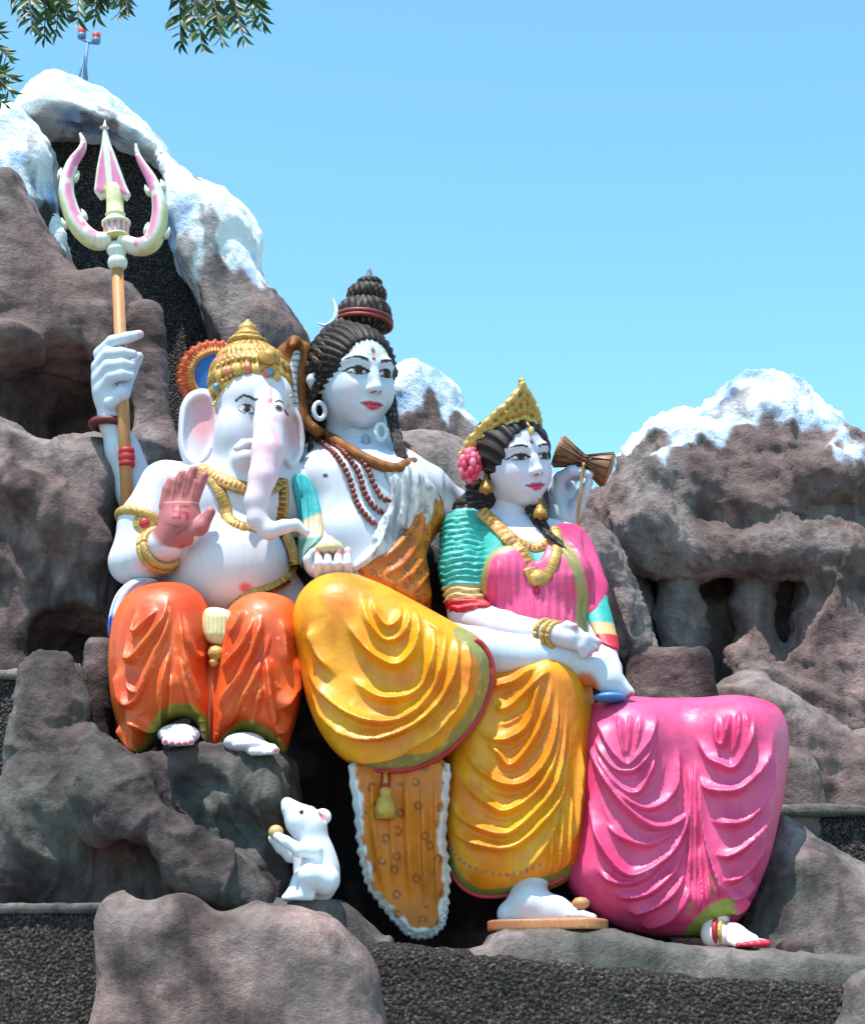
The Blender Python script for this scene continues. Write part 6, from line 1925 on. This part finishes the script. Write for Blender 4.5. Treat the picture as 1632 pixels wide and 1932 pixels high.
for i in range(12):
    t = 2 * math.pi * i / 12
    e1 = math.cos(t) * u + math.sin(t) * w_
    t2 = t + .26
    e2 = math.cos(t2) * u + math.sin(t2) * w_
    obj('lacing', tube([w0 - ax3 * L * .95 + e1 * 31.5 * q, w0 + (e1 + e2) / 2 * 11.5 * q, w0 + ax3 * L * .95 + e2 * 34.5 * q], .006, 5), M_matte, dr, lin(86, 50, 30))
obj('drum_string', tube(spline([w0 + np.array([-.0, -.05, -.03]), P(1097, 905, .2), P(1094, 940, .2), P(1090, 975, .25), P(1094, 1000, .3)], 6), .011, 7), M_matte, dr, lin(176, 132, 78))

# ================================================================== COBRA ROUND THE NECK
cb = thing('cobra_statue', 'brown cobra statue coiled round the neck of the bare-chested statue, hood raised', 'snake', P(600, 830, .2))
SNK = lin(150, 92, 44)
body_px = [(570, 770, .06), (578, 795, .05), (596, 812, .05)]
front = onpath(b, [(600, 814), (630, 830), (662, 850), (695, 868), (725, 880), (750, 884), (768, 876)], .022, 0, 5)
pth = np.concatenate([spline([P(*x) for x in body_px], 6), front, spline([front[-1], P(785, 868, .25), P(760, 842, .46), P(690, 815, .52), P(610, 800, .46), P(572, 780, .40)], 5)[1:]])
pth = spline(pth[::2], 3)
V, F = tube(pth, .037, 14)
k = np.repeat(np.arange(len(pth)), 14)
th = np.tile(np.arange(14), len(pth)) / 14 * 2 * math.pi
c = mixc(np.tile(np.array(SNK), (len(V), 1)), lin(96, 56, 28), (.5 + .5 * np.sin(k * 1.1 + 3 * np.cos(th))) * .6)
obj('body', (V, F), M_hair, cb, c)
hd = Fig.span(500, 620, 610, 830, -.3, .4, .0075)
hd.pil([(520, 672), (530, 652), (552, 643), (578, 646), (588, 660), (584, 700), (580, 745), (584, 800), (560, 806), (556, 760), (550, 725), (534, 700)], .06, .06, 20, 0, .05, 2.2)
hd.e((556, 672, -.02), (20, 12, 24), 8, 's')
hd.ch([(556, 650, .06), (556, 645, -.02), (552, 652, -.08)], [14, 11, 6], 8)
V, F = hd.mesh(1)
obj('hood', (V, F), M_hair, cb, flat_cols(V, SNK, 7, .1, lin(122, 68, 32)))
bp_ = Fig.span(520, 640, 600, 820, -.3, .4, .0075)
bp_.pil([(546, 690), (556, 662), (568, 668), (562, 700), (562, 740), (566, 790), (552, 796), (549, 740), (544, 715)], .01, .035, 9, 0, .04, 2.2)
V, F = bp_.mesh(1)
zb = V[:, 2]
obj('belly_scales', (V, F), M_matte, cb, mixc(np.tile(lin(196, 200, 208), (len(V), 1)), lin(120, 120, 126), (np.sin(zb * 150) > .6) * 1.0))

# ================================================================== WARNING LAMPS ON THE PEAK
lm = thing('signal_lamp', 'two red lamps on a thin blue mast behind the snow peak', 'lamp', P(160, 150, 3.3))
LB = lin(96, 130, 168)
M_mast = paint_mat('mast_paint', .5, .2, .1, 20, 0, LB)
obj('mast', tube([P(158, 165, 3.3), P(162, 120, 3.3), P(166, 80, 3.3)], .014, 8), M_mast, lm)
obj('strut', tube([P(150, 150, 3.2), P(159, 104, 3.3)], .010, 6), M_mast, lm)
obj('strut', tube([P(165, 152, 3.4), P(161, 104, 3.3)], .010, 6), M_mast, lm)
obj('crossbar', tube([P(152, 72, 3.3), P(168, 80, 3.3), P(186, 82, 3.3)], .016, 8), M_mast, lm)
for (x, y) in ((155, 70), (182, 79)):
    o = obj('lamp_base', lathe(P(x, y, 3.3), (0, 0, 1), [(-.01, .035), (.0, .04), (.03, .04), (.035, .03)], 14), M_mast, lm)
    obj('lamp_lens', lathe(P(x, y, 3.3), (0, 0, 1), [(.03, .034), (.04, .038), (.075, .038), (.09, .026), (.094, .005)], 14), M_cloth, o, lin(206, 70, 62))

# ================================================================== OVERHANGING TREE
tree = thing('overhanging_tree', 'green feathery tree branches hanging into the top left corner', 'tree', P(-500, -600, -4.6))
def leaf_mat():
    m, n, l, b_ = mat_new('leaf')
    oi = n.new('ShaderNodeObjectInfo')
    cr = n.new('ShaderNodeValToRGB')
    cr.color_ramp.elements[0].color = (*lin(20, 40, 14), 1)
    cr.color_ramp.elements[1].color = (*lin(66, 98, 30), 1)
    l.new(oi.outputs['Random'], cr.inputs[0])
    l.new(cr.outputs[0], b_.inputs['Base Color'])
    b_.inputs['Roughness'].default_value = .45
    tl = n.new('ShaderNodeBsdfTranslucent')
    l.new(cr.outputs[0], tl.inputs['Color'])
    mx = n.new('ShaderNodeMixShader')
    mx.inputs[0].default_value = .3
    l.new(b_.outputs[0], mx.inputs[1])
    l.new(tl.outputs[0], mx.inputs[2])
    l.new(mx.outputs[0], n['Material Output'].inputs[0])
    return m
M_leaf = leaf_mat()
M_twig = paint_mat('twig_bark', .7, .3, .3, 60, 0, lin(84, 60, 40))
# a sickle-shaped toothed leaflet, 1 long along +x
LV, LF = [], []
nl = 9
for i in range(nl + 1):
    t = i / nl
    wd = .115 * math.sin(math.pi * min(1, t * 1.02) ** .8) * (1 + .12 * (i % 2))
    cy = .10 * math.sin(math.pi * t * .9) - .02
    LV += [(t, cy - wd, -.03 - .1 * t * t), (t, cy, .0 - .1 * t * t), (t, cy + wd, -.03 - .1 * t * t)]
for i in range(nl):
    a_ = 3 * i
    LF += [(a_, a_ + 3, a_ + 4, a_ + 1), (a_ + 1, a_ + 4, a_ + 5, a_ + 2)]
leaf_me = new_mesh('leaf', np.array(LV), LF)
leaf_me.materials.append(M_leaf)
def spray(x0, y0, x1, y1, sag, Y, n, ll):
    """one pinnate leaf: a twig with paired leaflets"""
    A, B = P(x0, y0, Y), P(x1, y1, Y + random.uniform(-.15, .15))
    mid = (A + B) / 2 + np.array([0, 0, sag])
    ax = spline([A, mid, B], 10)
    tw = obj('twig', tube(ax, np.linspace(.006, .002, len(ax)), 6), M_twig, tree)
    off = -np.array(tw.location)
    for i in range(n):
        t = .12 + .88 * i / (n - 1)
        k = min(int(t * (len(ax) - 1)), len(ax) - 2)
        p = ax[k]
        d = unit(ax[k + 1] - ax[k])
        side = unit(np.cross(d, CAM - p))
        for sg in (-1, 1) if i < n - 1 else (0,):
            v = unit(d * random.uniform(.45, .8) + side * sg * random.uniform(.6, 1.0) + np.array([0, random.uniform(-.5, .5), -.45])) if sg else d
            tipx, tipy = proj(np.array([p, p + v * ll]))
            if tipy.max() < -4 or tipx.max() < -4:
                continue
            L_ = ll * random.uniform(.8, 1.15) * (.75 + .5 * math.sin(math.pi * t))
            x_ax = v
            z_ax = unit(np.cross(x_ax, unit(np.array([random.uniform(-.6, .6), random.uniform(-.4, .4), random.uniform(-.6, .6)]) + side * (sg or 1))))
            if abs(z_ax @ unit(CAM - p)) < .35:
                z_ax = unit(z_ax + unit(CAM - p) * .6)
                z_ax = unit(z_ax - x_ax * (z_ax @ x_ax))
            y_ax = np.cross(z_ax, x_ax)
            o = bpy.data.objects.new('leaf', leaf_me)
            from mathutils import Matrix
            o.parent = tw
            COL.objects.link(o)
            R3 = np.stack([x_ax * L_, y_ax * L_ * (sg or 1), z_ax * L_], 1)
            M4 = np.eye(4)
            M4[:3, :3] = R3
            M4[:3, 3] = p
            o.matrix_basis = Matrix(M4.tolist())
random.seed(21)
LY = -4.6
for s_ in ((50, -50, 62, 62, .02, LY, 10, .072), (90, -60, 84, 78, .01, LY, 11, .07), (120, -60, 106, 70, .02, LY + .2, 11, .066), (150, -60, 148, 46, .02, LY, 10, .07), (190, -60, 180, 40, .02, LY, 10, .07), (225, -70, 228, 34, .02, LY, 10, .066), (215, -60, 244, 26, .03, LY, 9, .06), (20, -60, 48, 34, .02, LY, 9, .066), (170, -40, 205, 20, .02, LY + .2, 9, .07), (70, -40, 130, 30, .02, LY + .2, 9, .07),
           (340, -50, 342, 90, .0, LY, 11, .066), (355, -60, 384, 100, .02, LY, 12, .07), (390, -60, 420, 88, .02, LY, 12, .07), (425, -60, 462, 84, .02, LY, 12, .07), (455, -70, 500, 56, .03, LY, 11, .066), (410, -70, 445, 50, .02, LY + .2, 11, .066), (365, -70, 360, 70, .0, LY + .2, 11, .066), (395, -60, 405, 60, .0, LY + .1, 11, .066), (470, -60, 478, 50, 0, LY + .2, 10, .06),
           (-60, 50, 22, 112, .01, LY, 10, .07), (-60, 90, 26, 180, .01, LY, 10, .07), (-70, 140, 16, 200, .0, LY, 9, .066), (-60, 20, 6, 66, .0, LY, 8, .066), (-50, 110, 30, 150, 0, LY + .1, 9, .066)):
    spray(*s_)
for pts in ([(-500, -600), (-200, -350), (60, -160), (230, -90), (300, -80)], [(60, -160), (260, -140), (400, -90), (470, -85)], [(-500, -600), (-260, -150), (-120, 40), (-60, 90)], [(60, -160), (70, -100), (60, -60)]):
    s = spline([P(x, y, LY) for x, y in pts], 6)
    obj('limb', tube(s, np.linspace(.03, .008, len(s)), 8), M_twig, tree)
